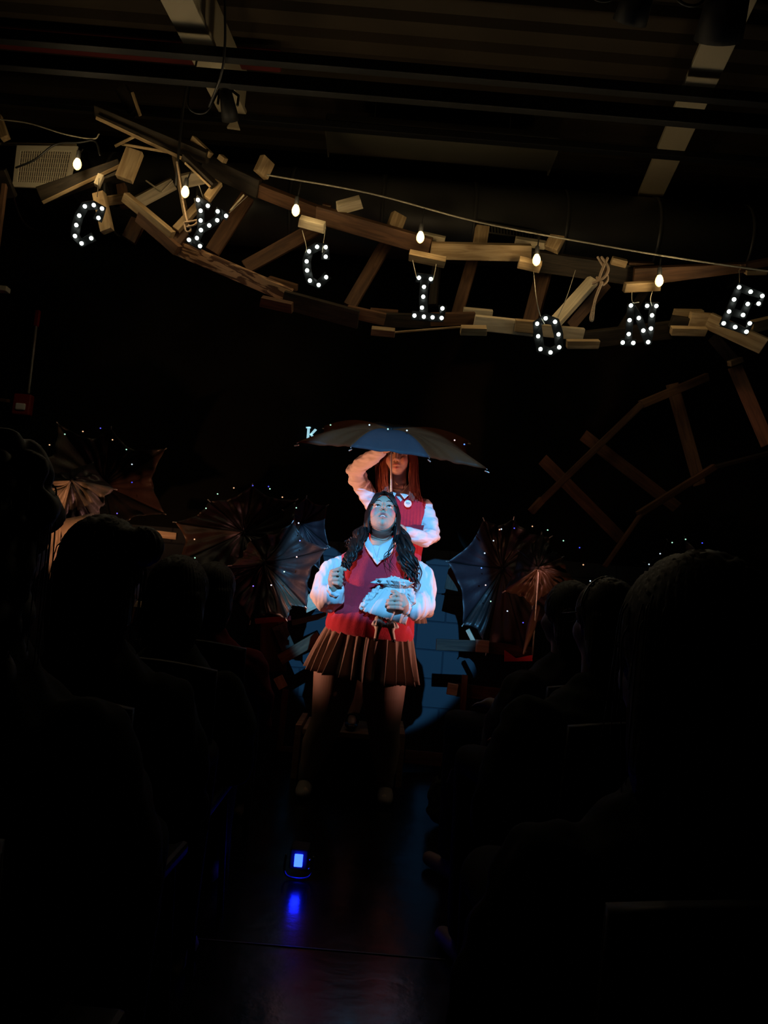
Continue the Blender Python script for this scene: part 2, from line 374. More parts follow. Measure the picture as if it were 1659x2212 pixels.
# ================================================================ the room
WALL = 5.35; CEIL = 4.35; XL = -4.2; XR = 4.4
struct(MB().box((0.1, 2.2, -0.05), (8.8, 9.4, 0.1)).build('floor', M['floor'], smooth=False))
struct(MB().box((0.1, WALL + 0.1, 0.71), (8.8, 0.2, 1.42)).build('wall_back', M['block'], smooth=False))
struct(MB().box((0.1, WALL + 0.1, 2.96), (8.8, 0.2, 3.08)).build('wall_upper', M['blackwall'], smooth=False))
struct(MB().box((XL - 0.1, 2.2, 2.25), (0.2, 9.4, 4.5)).build('wall_left', M['blackwall'], smooth=False))
struct(MB().box((XR + 0.1, 2.2, 2.25), (0.2, 9.4, 4.5)).build('wall_right', M['blackwall'], smooth=False))
struct(MB().box((0.1, -2.6, 2.25), (8.8, 0.2, 4.5)).build('wall_rear', M['blackwall'], smooth=False))
# corrugated roof deck, flutes running across
rows = []; y = -2.5; prof = [(0, 0), (0.09, 0), (0.11, 0.05), (0.17, 0.05), (0.19, 0)]
while y < WALL:
    for dy, dz in prof[:-1]: rows.append([Vector((XL, y + dy, CEIL + dz)), Vector((XR, y + dy, CEIL + dz))])
    y += 0.19
struct(MB().grid(rows).build('ceiling', M['deck'], smooth=False, solid=0.004))
# floor seam strip
a = PZ(440, 2030, 0.0); b = PZ(930, 2028, 0.0)
struct(MB().box(((a.x + b.x) / 2, a.y, 0.001), (1.6, 0.006, 0.003)).build('trim_1', M['chair_grey'], smooth=False))

# roof beams running away from the seats (cream) and black steel joists across
def beam(uA, vA, uB, vB, z, w_, label):
    p = PZ(uA, vA, z); q = PZ(uB, vB, z); x = (p.x + q.x) / 2
    t = thing('roof_beam', (x, 2.5, z), label, 'beam')
    MB().box((x, 2.4, z + 0.01), (w_, 5.9, 0.02)).build('bottom_flange', M['cream'], t, smooth=False, bevel=0.003)
    MB().box((x, 2.4, z + 0.19), (0.03, 5.9, 0.34)).build('web', M['cream'], t, smooth=False)
    MB().box((x, 2.4, z + 0.37), (w_, 5.9, 0.02)).build('top_flange', M['cream'], t, smooth=False)
    return t
def slanted_beam(a, b, w_, label):
    t = thing('roof_beam', (a + b) / 2, label, 'beam'); d = Vector((0, 0, 1))
    board('bottom_flange', a, b, w_, 0.03, M['cream'], t, ref=d)
    board('web', a + Vector((0.05, 0, 0.14)), b + Vector((0.05, 0, 0.14)), 0.03, 0.26, M['cream'], t, ref=d)
    return t
slanted_beam(PZ(355, -60, 3.98), PZ(505, 245, 3.98), 0.17, 'cream roof beam slanting away at the upper left')
slanted_beam(PZ(1788, -440, 3.98), PZ(1405, 420, 3.98), 0.17, 'cream roof beam slanting away at the upper right')
def joist(u1, v1, z, h, label, m='black', u2=None, v2=None):
    p = PZ(u1, v1, z)
    if u2 is None: x0, x1 = XL, XR
    else: x0, x1 = p.x, PZ(u2, v2, z).x
    t = MB().box(((x0 + x1) / 2, p.y, z), (x1 - x0, 0.05, h)).build('steel_joist', M[m], smooth=False, bevel=0.004)
    tag(t, label, 'joist'); return t
joist(829, 148, 3.86, 0.06, 'black steel bar crossing in front of both cream beams, topmost')
joist(829, 200, 3.80, 0.085, 'black steel bar just below the topmost bar across the ceiling')
joist(829, 282, 3.95, 0.045, 'black steel bar just above the long fluorescent fixture')
pj = PZ(829, 60, 4.2)
# pale pipe/dark red strip under the deck on the left
q = MB().box((-1.9, PZ(150, 100, 4.22).y, 4.24), (2.1, 0.1, 0.1)).build('ceiling_pipe', mat('dark_red_paint', (0.12, 0.02, 0.02), 0.5), smooth=False, bevel=0.02)
tag(q, 'dark red painted pipe under the roof deck at the upper left', 'pipe')
# fluorescent fixture (switched off)
fa = P(708, 293, 4.62); fb = P(1195, 345, 4.62)
t = thing('fluorescent_light', (fa + fb) / 2, 'long unlit fluorescent ceiling fixture with wraparound lens', 'light fixture')
c = (fa + fb) / 2; Lf = (fb - fa).length
rr = []
for x in (-Lf / 2, Lf / 2):
    pts = []
    for k in range(13):
        an = math.pi * k / 12; pts.append(Vector((c.x + x, c.y - 0.15 * math.cos(an), c.z + 0.03 - 0.075 * math.sin(an) ** 0.6)))
    rr.append(pts)
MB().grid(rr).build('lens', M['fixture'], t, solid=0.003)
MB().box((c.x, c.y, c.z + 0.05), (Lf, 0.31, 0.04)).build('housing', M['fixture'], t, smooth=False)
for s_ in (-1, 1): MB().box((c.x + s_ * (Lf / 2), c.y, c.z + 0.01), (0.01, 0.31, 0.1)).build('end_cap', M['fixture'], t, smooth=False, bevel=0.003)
for s_ in (-1, 1): MB().tube([(c.x + s_ * Lf * .3, c.y, c.z + 0.07), (c.x + s_ * Lf * .3, c.y, CEIL)], 0.004, 8).build('hanger', M['grey_metal'], t)
# round spiral duct along the back wall
dc = P(300, 425, 4.98); dz = dc.z
t = thing('air_duct', (0, 4.98, dz), 'dark grey round spiral air duct running along the top of back wall', 'duct')
MB().tube([(XL + 0.02, 4.98, dz), (XR - 0.02, 4.98, dz)], 0.27, 48, round_=False).build('duct_pipe', M['duct'], t)
for x in np.arange(XL + 0.3, XR, 0.62): MB().tube([(x - 0.012, 4.98, dz), (x + 0.012, 4.98, dz)], 0.276, 48, round_=False).build('seam_ring', M['duct'], t)
def grille(pts, Yd, label, ns=22, m='white_metal'):
    q = [P(u, v, Yd) for u, v in pts]      # tl, tr, br, bl
    t = thing('vent_grille', sum(q, Vector()) / 4, label, 'vent')
    def bl(s_, r_): return (q[0] * (1 - s_) + q[1] * s_) * (1 - r_) + (q[3] * (1 - s_) + q[2] * s_) * r_
    nrm = (q[1] - q[0]).cross(q[3] - q[0]).normalized(); nrm = nrm if nrm.y < 0 else -nrm
    fr = MB()
    for s0, s1, r0_, r1_ in ((0, 1, 0, .12), (0, 1, .88, 1), (0, .08, .12, .88), (.92, 1, .12, .88)):
        fr.prism([bl(s0, r0_), bl(s1, r0_), bl(s1, r1_), bl(s0, r1_)], nrm * 0.012)
    fr.build('frame', M[m], t, smooth=False, bevel=0.002)
    MB().prism([q_ - nrm * .004 for q_ in (bl(0.02, 0.02), bl(.98, .02), bl(.98, .98), bl(.02, .98))], -nrm * (0.32 if Yd < 4.5 else 0.12)).build('throat', M['black'], t, smooth=False)
    for k in range(ns):
        s_ = 0.09 + (k + 0.5) * 0.83 / ns; MB().prism([bl(s_ - .009, .12), bl(s_ + .009, .12), bl(s_ + .009, .88), bl(s_ - .009, .88)], nrm * 0.006).build('louver', M[m], t, smooth=False)
    for k in range(7):
        r_ = 0.12 + (k + 0.5) * 0.76 / 7; MB().prism([bl(.08, r_ - .004), bl(.92, r_ - .004), bl(.92, r_ + .004), bl(.08, r_ + .004)], nrm * 0.002).build('cross_bar', M[m], t, smooth=False)
    return t
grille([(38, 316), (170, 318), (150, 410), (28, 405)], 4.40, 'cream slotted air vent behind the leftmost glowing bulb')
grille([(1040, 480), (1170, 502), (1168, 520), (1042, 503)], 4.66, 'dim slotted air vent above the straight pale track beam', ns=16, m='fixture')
tag(board('ceiling_lath', P(-10, 311, 4.55), P(165, 313, 4.55), 0.018, 0.02, M['pale']), 'thin pale wooden strip running just above the cream air vent', 'strip')

# fire alarm
al = P(50, 875, 5.3); t = thing('fire_alarm', al, 'small red wall alarm with clear strobe lens at the left edge', 'alarm')
MB().box(al, (0.13, 0.06, 0.155)).build('housing', M['redbox'], t, smooth=False, bevel=0.012)
MB().box(al + Vector((0, -0.035, -0.02)), (0.07, 0.02, 0.05)).build('strobe_lens', M['strobe'], t, smooth=False, bevel=0.008)
c0 = P(62, 848, 5.3); c1 = P(78, 705, 5.3)
t2 = thing('conduit', (c0 + c1) / 2, 'thin grey metal conduit rising from the red alarm box', 'pipe')
MB().tube([c0, c1], 0.010, 12).build('pipe', M['conduit'], t2)
MB().box(c1 + Vector((0, 0, 0.06)), (0.03, 0.03, 0.12)).build('coupling_box', M['redbox'], t2, smooth=False, bevel=0.004)
q = P(4, 625, 4.9); t = thing('wall_bracket', q, 'short pale metal bracket poking in at the left edge above the alarm', 'bracket')
MB().box(q, (0.09, 0.06, 0.035)).build('plate', M['white_metal'], t, smooth=False, bevel=0.004)
MB().tube(crv([q + Vector((-.05, 0, .035)), q + Vector((0, 0, .04)), q + Vector((.035, 0, .025))]), 0.005, 8).build('cable', M['rubber'], t)
tag(board('wooden_stub', P(-20, 862, 5.0), P(18, 866, 5.0), 0.022, 0.05, M['brown']), 'short brown wooden beam end left of the red alarm box', 'beam')
# poster frame at the right edge
t = thing('picture_frame', P(1675, 1280, 5.0), 'white edge of a picture frame on the wall at far right edge', 'picture frame')
for (a_, b_) in (((1655, 1248), (1655, 1312)), ((1655, 1248), (1700, 1252)), ((1655, 1312), (1700, 1316))):
    board('frame_bar', P(a_[0], a_[1], 5.0), P(b_[0], b_[1], 5.0), 0.008, 0.015, M['white_metal'], t)
MB().prism([P(1655, 1248, 5.01), P(1700, 1252, 5.01), P(1700, 1316, 5.01), P(1655, 1312, 5.01)], (0, 0.01, 0)).build('backing', M['black'], t, smooth=False)

# stage lamps hung at the ceiling (dark, on the bars)
def stagelamp(u, v, z, s_, label, lean):
    p = PZ(u, v, z); t = thing('stage_lamp', p, label, 'stage lamp')
    d = Vector((lean, 0.75, -0.6)).normalized()
    MB().tube([p - d * 0.14 * s_, p + d * 0.05 * s_, p + d * 0.15 * s_], [0.06 * s_, 0.08 * s_, 0.09 * s_], 20, round_=False).build('lamp_body', M['black_metal'], t)
    for k in (-1, 1): MB().tube([p + Vector((k * 0.1 * s_, 0, 0)), p + Vector((k * 0.1 * s_, 0, 0.1 * s_)), p + Vector((0, 0, 0.17 * s_))], 0.008, 8).build('yoke', M['black_metal'], t)
    MB().tube([p + Vector((0, 0, .16 * s_)), p + Vector((0, 0, .3 * s_))], .015, 8).build('clamp', M['black_metal'], t)
    MB().tube(crv([p + Vector((-.05, 0, .1)), p + Vector((-.12, 0, -.06)), p + Vector((-.22, 0, -.02)), p + Vector((-.2, 0, .25))]), 0.006, 8).build('cable', M['rubber'], t)
    return t
stagelamp(1575, -15, 3.62, 1.1, 'black stage lamp hanging in front of the right cream beam', 0.1)
stagelamp(1385, -25, 3.62, 0.8, 'black stage lamp with looped cable at the top edge right of centre', -0.1)
stagelamp(492, 225, 3.72, .55, 'black stage lamp hanging above the left end of the wooden track', 0.1)
q = P(503, 267, 4.3); tag(MB().prism([P(490, 274, 4.3), P(504, 256, 4.3), P(512, 260, 4.3), P(518, 278, 4.3)], (0, 0.02, 0)).build('barn_door', M['cream'], smooth=False), 'small pale triangular shutter flap below the left stage lamp', 'flap')
cb = thing('ceiling_cable', P(480, 120, 3.6), 'black cable hanging down past the left cream beam', 'cable')
MB().tube(crv([P(485, -20, 3.5), P(486, 90, 3.6), P(478, 160, 3.7), P(452, 230, 3.9)]), 0.007, 8).build('cord', M['rubber'], cb)
cb = thing('ceiling_cable', P(400, 250, 4.1), 'black cable dangling to the left wooden tangle from the ceiling bar', 'cable')
MB().tube(crv([P(408, 165, 4.1), P(396, 230, 4.1), P(386, 330, 4.1), P(380, 400, 4.15)]), 0.008, 8).build('cord', M['rubber'], cb)

# ================================================================ wooden track pieces
def track(label, specs, Yc=4.3):
    cs = [P((s_[1] + s_[3]) / 2, (s_[2] + s_[4]) / 2, Yc) for s_ in specs]; c = sum(cs, Vector()) / len(cs)
    t = thing('wooden_track', c, label, 'wooden track')
    for s_ in specs:
        nm, u1, v1, u2, v2, wp, Y1, m = s_[:8]; tw = s_[8] if len(s_) > 8 else 0.25; Y2 = s_[9] if len(s_) > 9 else Y1; tp = s_[10] if len(s_) > 10 else 1.0
        board(nm, P(u1, v1, Y1), P(u2, v2, Y2), wp * px((Y1 + Y2) / 2), 0.045 if nm != 'strip' else 0.012, M[m], t, twist=tw, taper=tp, skew=random.uniform(-.12, .12))
    return t
arch = track('long curved ladder-like wooden track strung with bulbs across the stage top', [
 ('rail', 440, 352, 560, 408, 40, 4.30, 'dark', .3), ('rail', 520, 395, 692, 462, 30, 4.32, 'brown', .45), ('rail', 684, 462, 930, 533, 38, 4.25, 'brown', .35, 4.2), ('rail', 930, 541, 1147, 546, 36, 4.2, 'pine', .3),
 ('rail', 1145, 562, 1372, 594, 44, 4.28, 'dark', .3), ('rail', 1368, 598, 1610, 577, 42, 4.22, 'brown', .3, 4.1, .45), ('rail', 1595, 578, 1690, 560, 16, 4.1, 'brown'),
 ('block', 563, 378, 578, 345, 34, 4.25, 'pine', .5), ('block', 728, 450, 780, 436, 26, 4.2, 'pale', .7), ('block', 697, 445, 716, 449, 12, 4.28, 'brown'), ('cleat', 647, 477, 702, 492, 22, 4.15, 'pale', .6),
 ('block', 850, 496, 862, 464, 34, 4.35, 'pine', .4), ('block', 912, 510, 961, 521, 18, 4.3, 'pale', .3), ('cleat', 884, 551, 962, 567, 20, 4.13, 'pine', .7), ('block', 1036, 530, 1042, 490, 30, 4.33, 'pine', .2), ('block', 1035, 493, 1040, 478, 14, 4.4, 'dark'),
 ('block', 1113, 520, 1178, 530, 16, 4.3, 'pale', .4), ('block', 1205, 512, 1190, 540, 34, 4.2, 'pine', .4), ('cleat', 1120, 566, 1168, 577, 22, 4.13, 'pine', .6), ('block', 1321, 562, 1353, 570, 16, 4.2, 'pine'), ('block', 1356, 572, 1410, 574, 14, 4.25, 'brown'),
 ('cleat', 1348, 621, 1425, 617, 20, 4.12, 'pine', .3), ('block', 1610, 588, 1655, 588, 10, 4.1, 'pine'),
 ('rung', 685, 492, 530, 578, 30, 4.45, 'brown', .2), ('rung', 835, 525, 755, 662, 28, 4.5, 'brown', .2), ('rung', 1030, 530, 985, 688, 26, 4.5, 'brown', .1), ('rung', 945, 560, 935, 660, 18, 4.6, 'dark'), ('rung', 1178, 575, 1146, 698, 34, 4.45, 'brown', .3),
 ('rung', 1282, 605, 1196, 700, 26, 4.3, 'pale', .5), ('rung', 1308, 612, 1228, 706, 26, 4.35, 'brown', -.4), ('rung', 1400, 620, 1330, 735, 20, 4.5, 'dark'), ('rung', 535, 425, 458, 545, 32, 4.5, 'brown', .2),
 ('rail', 377, 532, 628, 640, 32, 4.3, 'weather', .25, 4.35), ('cleat', 564, 650, 632, 665, 22, 4.22, 'brown', .4), ('cleat', 580, 603, 642, 622, 14, 4.42, 'brown'), ('rail', 612, 646, 775, 690, 40, 4.34, 'dark', .3), ('rail', 750, 672, 832, 690, 26, 4.34, 'brown', .2),
 ('rail', 828, 691, 945, 694, 30, 4.36, 'dark', .2), ('cleat', 802, 714, 853, 719, 16, 4.25, 'pine', .5), ('cleat', 800, 670, 860, 675, 8, 4.4, 'brown'), ('rail', 930, 690, 1026, 688, 28, 4.34, 'brown', .2), ('rail', 1024, 696, 1152, 710, 32, 4.3, 'pale', .25),
 ('rail', 1112, 702, 1160, 707, 26, 4.28, 'pine'), ('rail', 1155, 712, 1260, 722, 26, 4.33, 'pale', .2), ('cleat', 995, 713, 1051, 714, 18, 4.24, 'pine', .5), ('cleat', 1001, 670, 1064, 676, 12, 4.36, 'pale'), ('strip', 850, 718, 1000, 706, 4, 4.33, 'pine'),
 ('cleat', 1224, 743, 1293, 743, 18, 4.28, 'pine', .3), ('rail', 1255, 735, 1452, 712, 38, 4.38, 'dark', .3), ('block', 1449, 694, 1492, 700, 26, 4.3, 'dark'), ('cleat', 1449, 714, 1524, 716, 18, 4.25, 'pine', .4), ('cleat', 1456, 675, 1518, 676, 14, 4.34, 'pine'),
 ('rail', 1488, 690, 1545, 695, 34, 4.28, 'pine', .2), ('rail', 1530, 692, 1652, 748, 36, 4.27, 'pine', .2, 4.15), ('block', 1622, 706, 1690, 690, 26, 4.2, 'pine', .4)])
tangle = track('jumbled tangle of crossed planks at the left end of the track', [
 ('plank', 208, 238, 449, 340, 30, 4.2, 'dark', .6), ('strip', 208, 254, 400, 345, 8, 4.16, 'pine', .3), ('plank', 86, 422, 262, 362, 34, 4.15, 'dark', -.5), ('strip', 92, 438, 262, 357, 7, 4.12, 'pine', .2),  # pine strip under the long dark plank is its lit edge, put in as wood
 ('block', 292, 326, 268, 388, 38, 4.1, 'pine', .4), ('block', 219, 379, 209, 402, 13, 4.1, 'pale'), ('plank', 214, 418, 232, 500, 27, 4.2, 'pine', .4), ('plank', 232, 434, 282, 427, 18, 4.25, 'pine'),
 ('plank', 240, 365, 262, 440, 34, 4.3, 'dark'), ('plank', 262, 400, 270, 448, 20, 4.28, 'brown'), ('plank', 270, 425, 372, 510, 22, 4.2, 'pine', .5), ('plank', 300, 468, 385, 542, 24, 4.22, 'brown', .4), ('block', 300, 476, 278, 520, 32, 4.35, 'brown', .3),
 ('plank', 292, 440, 375, 396, 26, 4.45, 'pale', .2), ('plank', 377, 338, 402, 468, 9, 4.25, 'pine'), ('plank', 428, 445, 380, 497, 16, 4.2, 'pine', .4), ('block', 473, 394, 447, 430, 18, 4.15, 'pine', .3), ('plank', 398, 338, 464, 402, 16, 4.12, 'dark', .6), ('strip', 400, 352, 455, 404, 5, 4.1, 'pine'),
 ('block', 417, 300, 454, 336, 14, 4.2, 'pine'), ('block', 475, 338, 487, 348, 12, 4.2, 'pine'), ('strip', 248, 316, 294, 293, 6, 4.2, 'pine'), ('strip', 262, 311, 366, 329, 6, 4.25, 'pine'), ('strip', 286, 200, 303, 250, 7, 4.2, 'pine'), ('plank', 262, 190, 292, 245, 28, 4.25, 'dark'),
 ('block', 392, 392, 438, 382, 28, 4.4, 'pale', .3), ('strip', 315, 390, 349, 414, 3, 4.4, 'pale'), ('strip', 349, 414, 373, 390, 3, 4.4, 'pale'), ('plank', 330, 495, 385, 520, 16, 4.3, 'brown'), ('block', 400, 500, 372, 535, 22, 4.25, 'brown'), ('strip', 527, 421, 497, 455, 3, 4.1, 'pale'), ('plank', -20, 400, 24, 395, 60, 4.2, 'dark'), ('plank', 10, 400, -8, 540, 10, 4.1, 'brown'), ('plank', -6, 250, 12, 300, 18, 4.2, 'pine')])
low = track('thin bent wooden rails with cross planks hanging right of the umbrella', [
 ('rail', 1147, 1106, 1172, 1078, 15, 4.75, 'brown'), ('rail', 1170, 1082, 1386, 873, 14, 4.75, 'brown', .1, 4.6), ('rail', 1384, 874, 1528, 814, 17, 4.6, 'brown', .2), ('cross_plank', 1260, 940, 1462, 1096, 26, 4.85, 'brown', 0), ('cross_plank', 1172, 992, 1342, 1164, 26, 4.9, 'brown', 0),
 ('cross_plank', 1452, 830, 1512, 1048, 27, 4.8, 'brown', 0), ('rail', 1306, 1224, 1384, 1112, 8, 4.7, 'brown'), ('rail', 1378, 1112, 1544, 1008, 14, 4.7, 'brown'), ('rail', 1540, 1010, 1675, 975, 8, 4.7, 'dark')], 4.75)
rp = track('steep orange-brown plank hanging at the right edge below the track', [
 ('plank', 1540, 725, 1592, 785, 26, 4.6, 'dark'), ('block', 1575, 786, 1602, 776, 12, 4.5, 'pine'), ('plank', 1588, 792, 1660, 960, 30, 4.55, 'brown', .1)], 4.55)
# rope knots
def rope(label, paths, r_=0.008, Yv=4.1):
    t = thing('rope_knot', P(*paths[0][0], Yv), label, 'rope')
    for k, pth in enumerate(paths):
        MB().tube(crv([P(u, v, Yv - 0.01 * k) for u, v in pth]), r_, 8).build('rope_loop', M['rope'], t)
rope('thick brown rope knotted round the black track rail above the zero-shaped O', [[(1292, 556), (1306, 580), (1312, 604), (1300, 616), (1290, 600)], [(1312, 558), (1300, 585), (1292, 606), (1280, 612), (1304, 600), (1314, 580), (1300, 556)], [(1300, 610), (1285, 650), (1280, 690), (1276, 686), (1284, 655)]])
rope('loop of rope hanging in the left plank tangle above the bottom rail', [[(382, 350), (390, 400), (398, 450), (405, 480), (412, 497), (402, 500), (398, 482)], [(400, 480), (415, 478), (428, 476), (420, 486), (404, 490)]], 0.006)

# ================================================================ string lights with glowing bulbs
sl = thing('string_light', P(580, 380, 4.1), 'light cord strung over the track with six glowing filament bulbs', 'string lights')
MB().tube(crv([P(578, 378, 4.15), P(800, 418, 4.12), P(1035, 480, 4.1), P(1300, 530, 4.1), P(1480, 560, 4.05), P(1690, 590, 4.0)]), 0.005, 8).build('cord', M['cord'], sl)
MB().tube(crv([P(-20, 256, 4.15), P(60, 266, 4.15), P(140, 290, 4.12), P(200, 300, 4.1), P(214, 290, 4.1)]), 0.004, 8).build('cord', M['cord'], sl)
MB().tube(crv([P(35, 362, 4.1), P(75, 345, 4.1), P(120, 312, 4.1), P(170, 308, 4.1), P(205, 305, 4.1), P(216, 335, 4.1)]), 0.006, 8).build('cord', M['rubber'], sl)
for (u, v, dv) in ((167, 355, 30), (400, 415, 40), (639, 455, 60), (908, 513, 60), (1159, 562, 50), (1424, 607, 45)):
    p = P(u, v, 4.02); rr = 0.017
    MB().tube(crv([p + Vector((0, 0, 0.05)), p + Vector((0.01, 0.02, 0.03 + dv * 0.0025))]), 0.004, 8).build('drop_wire', M['rubber'], sl)
    so = MB().tube([p + Vector((0, 0, 0.035)), p + Vector((0, 0, 0.075))], [0.014, 0.012], 14).build('socket', M['rubber'], sl)
    MB().loft([(p + Vector((0, 0, z)), Vector((r_, 0, 0)), Vector((0, r_, 0))) for z, r_ in ((.04, .010), (.03, .013), (.015, .020), (0, .023), (-.015, .021), (-.027, .013), (-.034, .003))], 20).build('bulb', M['bulbglass'], so)
    MB().loft([(p + Vector((0, -0.012, z)), Vector((r_, 0, 0)), Vector((0, r_, 0))) for z, r_ in ((.026, .005), (.012, .011), (-.006, .014), (-.022, .006))], 12).build('filament', M['filament'], so)
    l = bpy.data.lights.new('bulb_glow', 'POINT'); l.energy = 2.1; l.color = (1, 0.72, 0.36); l.shadow_soft_size = 0.04
    lo = bpy.data.objects.new('bulb_glow', l); col.objects.link(lo); lo.location = p + Vector((0, -0.075, -0.01))

# ================================================================ marquee letters C Y C L O N E
def conv(pts, s_, ox, oy): return [(x / s_ + ox, y / s_ + oy) for x, y in pts]
def ribbon(mb, pts, w_, depth, Yd, closed=False):
    """stroke of a letter: flat-faced channel box following a polyline"""
    q = [P(u, v, Yd) for u, v in pts]; n = len(q); vw = (q[0] - CAM).normalized(); L_, R_ = [], []
    for i in range(n):
        a = q[(i - 1) % n] if closed or i > 0 else q[i]; b = q[(i + 1) % n] if closed or i < n - 1 else q[i]
        d = (b - a).normalized(); s_ = d.cross(vw).normalized() * w_ / 2
        ext = Vector((0, 0, 0))
        if not closed and i == 0: ext = -d * w_ * 0.35
        if not closed and i == n - 1: ext = d * w_ * 0.35
        L_.append(q[i] + s_ + ext); R_.append(q[i] - s_ + ext)
    dp = vw * depth
    for i in range(n if closed else n - 1):
        j = (i + 1) % n; mb.prism([L_[i], R_[i], R_[j], L_[j]], dp)
def letter(ch, label, strokes, bulbs, Yd, wires, w_=0.05, closed=False):
    bp = [P(u, v, Yd - 0.02) for u, v in bulbs]; c = sum(bp, Vector()) / len(bp)
    t = thing('marquee_letter', c, label, 'letter light', 'marquee letters hung under the track')
    mb = MB()
    for s_ in strokes: ribbon(mb, s_, w_, 0.05, Yd, closed)
    mb.build('letter_box', M['letterbox'], t, smooth=False, bevel=0.002)
    for p in bp: MB().ell(p, 0.0105, seg=14, nr=10).build('bulb', M['marquee'], t)
    for wv in wires: MB().tube(crv([P(u, v, Yd + (.16 if k == 0 else 0)) for k, (u, v) in enumerate(wv)]), 0.0022, 6).build('hanging_wire', M['cord'], t)
    l = bpy.data.lights.new('letter_glow', 'POINT'); l.energy = 0.1; l.color = (0.9, 1, 0.9); l.shadow_soft_size = 0.08
    lo = bpy.data.objects.new('letter_glow', l); col.objects.link(lo); lo.location = c + Vector((0, -0.12, 0))
c1 = conv([(543, 728), (600, 720), (653, 742), (630, 802), (507, 787), (488, 848), (480, 918), (522, 965), (584, 932)], 2.9625, 0, 200)
o_ = [2, 1, 0, 4, 5, 6, 7, 8]
letter('C', 'leftmost lit letter C, beside the leftmost planks', [crv([c1[3]+(0,) , c1[2]+(0,)], 2)] and [[c1[3], c1[2], c1[1], c1[0], c1[4], c1[5], c1[6], c1[7], c1[8]]], c1, 4.0, [[(210, 425), (214, 385)]])
yb = conv([(1267, 687), (1330, 724), (1284, 756), (1393, 760), (1447, 789), (1390, 817), (1339, 850), (1284, 818), (1286, 880), (1260, 931), (1209, 942), (1280, 982)], 2.9625, 0, 200)
letter('Y', 'lit letter Y below the second glowing bulb', [[yb[0], yb[2], yb[7], yb[8]], [yb[0], yb[1]], [yb[3], yb[4]], [((yb[3][0] + yb[4][0]) / 2, (yb[3][1] + yb[4][1]) / 2), yb[5], yb[6], yb[8]], [yb[8], yb[9], (yb[9][0] - 3, yb[9][1] + 9)], [yb[10], yb[11]]], yb, 4.0, [[(534, 424), (495, 460)], [(440, 430), (430, 400)]], 0.042)
c2 = conv([(548, 602), (603, 604), (497, 631), (603, 665), (481, 695), (484, 753), (502, 818), (558, 846), (606, 796)], 2.9625, 500, 330)
letter('C', 'lit letter C hanging third from left below a pale cleat', [[c2[3], c2[1], c2[0], c2[2], c2[4], c2[5], c2[6], c2[7], c2[8]]], c2, 4.0, [[(653, 498), (662, 535), (658, 548)], [(703, 495), (698, 530), (696, 545)]], 0.05)
lb = conv([(1200, 800), (1276, 808), (1232, 858), (1227, 921), (1219, 991), (1171, 1042), (1231, 1049), (1287, 1053), (1345, 1057), (1350, 996)], 2.9625, 500, 330)
letter('L', 'lit letter L hanging in the middle of the track', [[lb[0], lb[1]], [((lb[0][0] + lb[1][0]) / 2, lb[0][1]), lb[3], (lb[6][0], lb[6][1])], [lb[5], lb[6], lb[8], lb[9]]], lb, 4.0, [[(890, 556), (898, 592), (900, 600)], [(943, 566), (939, 590), (935, 605)]], 0.05)
ob = conv([(329, 686), (385, 707), (406, 782), (410, 859), (358, 890), (298, 870), (284, 793), (278, 718)], 2.7696, 1060, 440)
letter('O', 'lit letter O hung on two strings, lowest of the letters', [ob], ob, 4.0, [[(1152, 578), (1158, 640), (1166, 678), (1176, 700)], [(1243, 584), (1225, 640), (1205, 685)]], 0.052, closed=True)
nb = conv([(839, 609), (936, 611), (991, 612), (965, 668), (886, 684), (831, 697), (913, 759), (959, 747), (826, 780), (790, 831), (853, 833), (942, 828)], 2.7696, 1060, 440)
letter('N', 'lit letter N below the rightmost glowing bulb', [[nb[0], nb[5], nb[8], ((nb[9][0] + nb[10][0]) / 2, nb[9][1])], [nb[9], nb[10]], [nb[0], nb[4], nb[6], nb[11]], [nb[1], nb[2]], [(1411, 661), nb[3], nb[7], nb[11]]], nb, 4.0, [[(1365, 624), (1366, 652), (1380, 653)], [(1412, 622), (1405, 645), (1408, 660)]], 0.04)
eb = conv([(1486, 500), (1555, 527), (1625, 552), (1456, 573), (1538, 600), (1603, 598), (1426, 645), (1510, 666), (1394, 716), (1463, 738), (1550, 716), (1530, 766)], 2.7696, 1060, 440)
letter('E', 'tilted lit letter E at the right edge of the photo', [[eb[0], eb[3], eb[6], eb[8]], [eb[0], eb[1], eb[2], eb[5]], [eb[6], eb[7]], [eb[7], eb[4]], [eb[8], eb[9], eb[11], eb[10]]], eb, 3.95, [[(1597, 580), (1598, 618)]], 0.042)

# ================================================================ lit sign letter on the back wall
sg = P(668, 934, 5.3); t = thing('sign_letter', sg, 'small pale lit letter K on back wall half hidden behind umbrella', 'letter')
def qd(pts): return [P(u, v, 5.3) for u, v in pts]
mb = MB()
for pl in ([(664, 922), (669, 922), (667, 950), (662, 950)], [(661, 922), (671, 922), (671, 924), (661, 924)], [(680, 926), (684, 928), (672, 940), (669, 938)], [(669, 938), (673, 936), (684, 950), (679, 951)]):
    mb.prism(qd(pl), (0, 0.02, 0))
mb.build('letter_face', M['paper'], t, smooth=False)
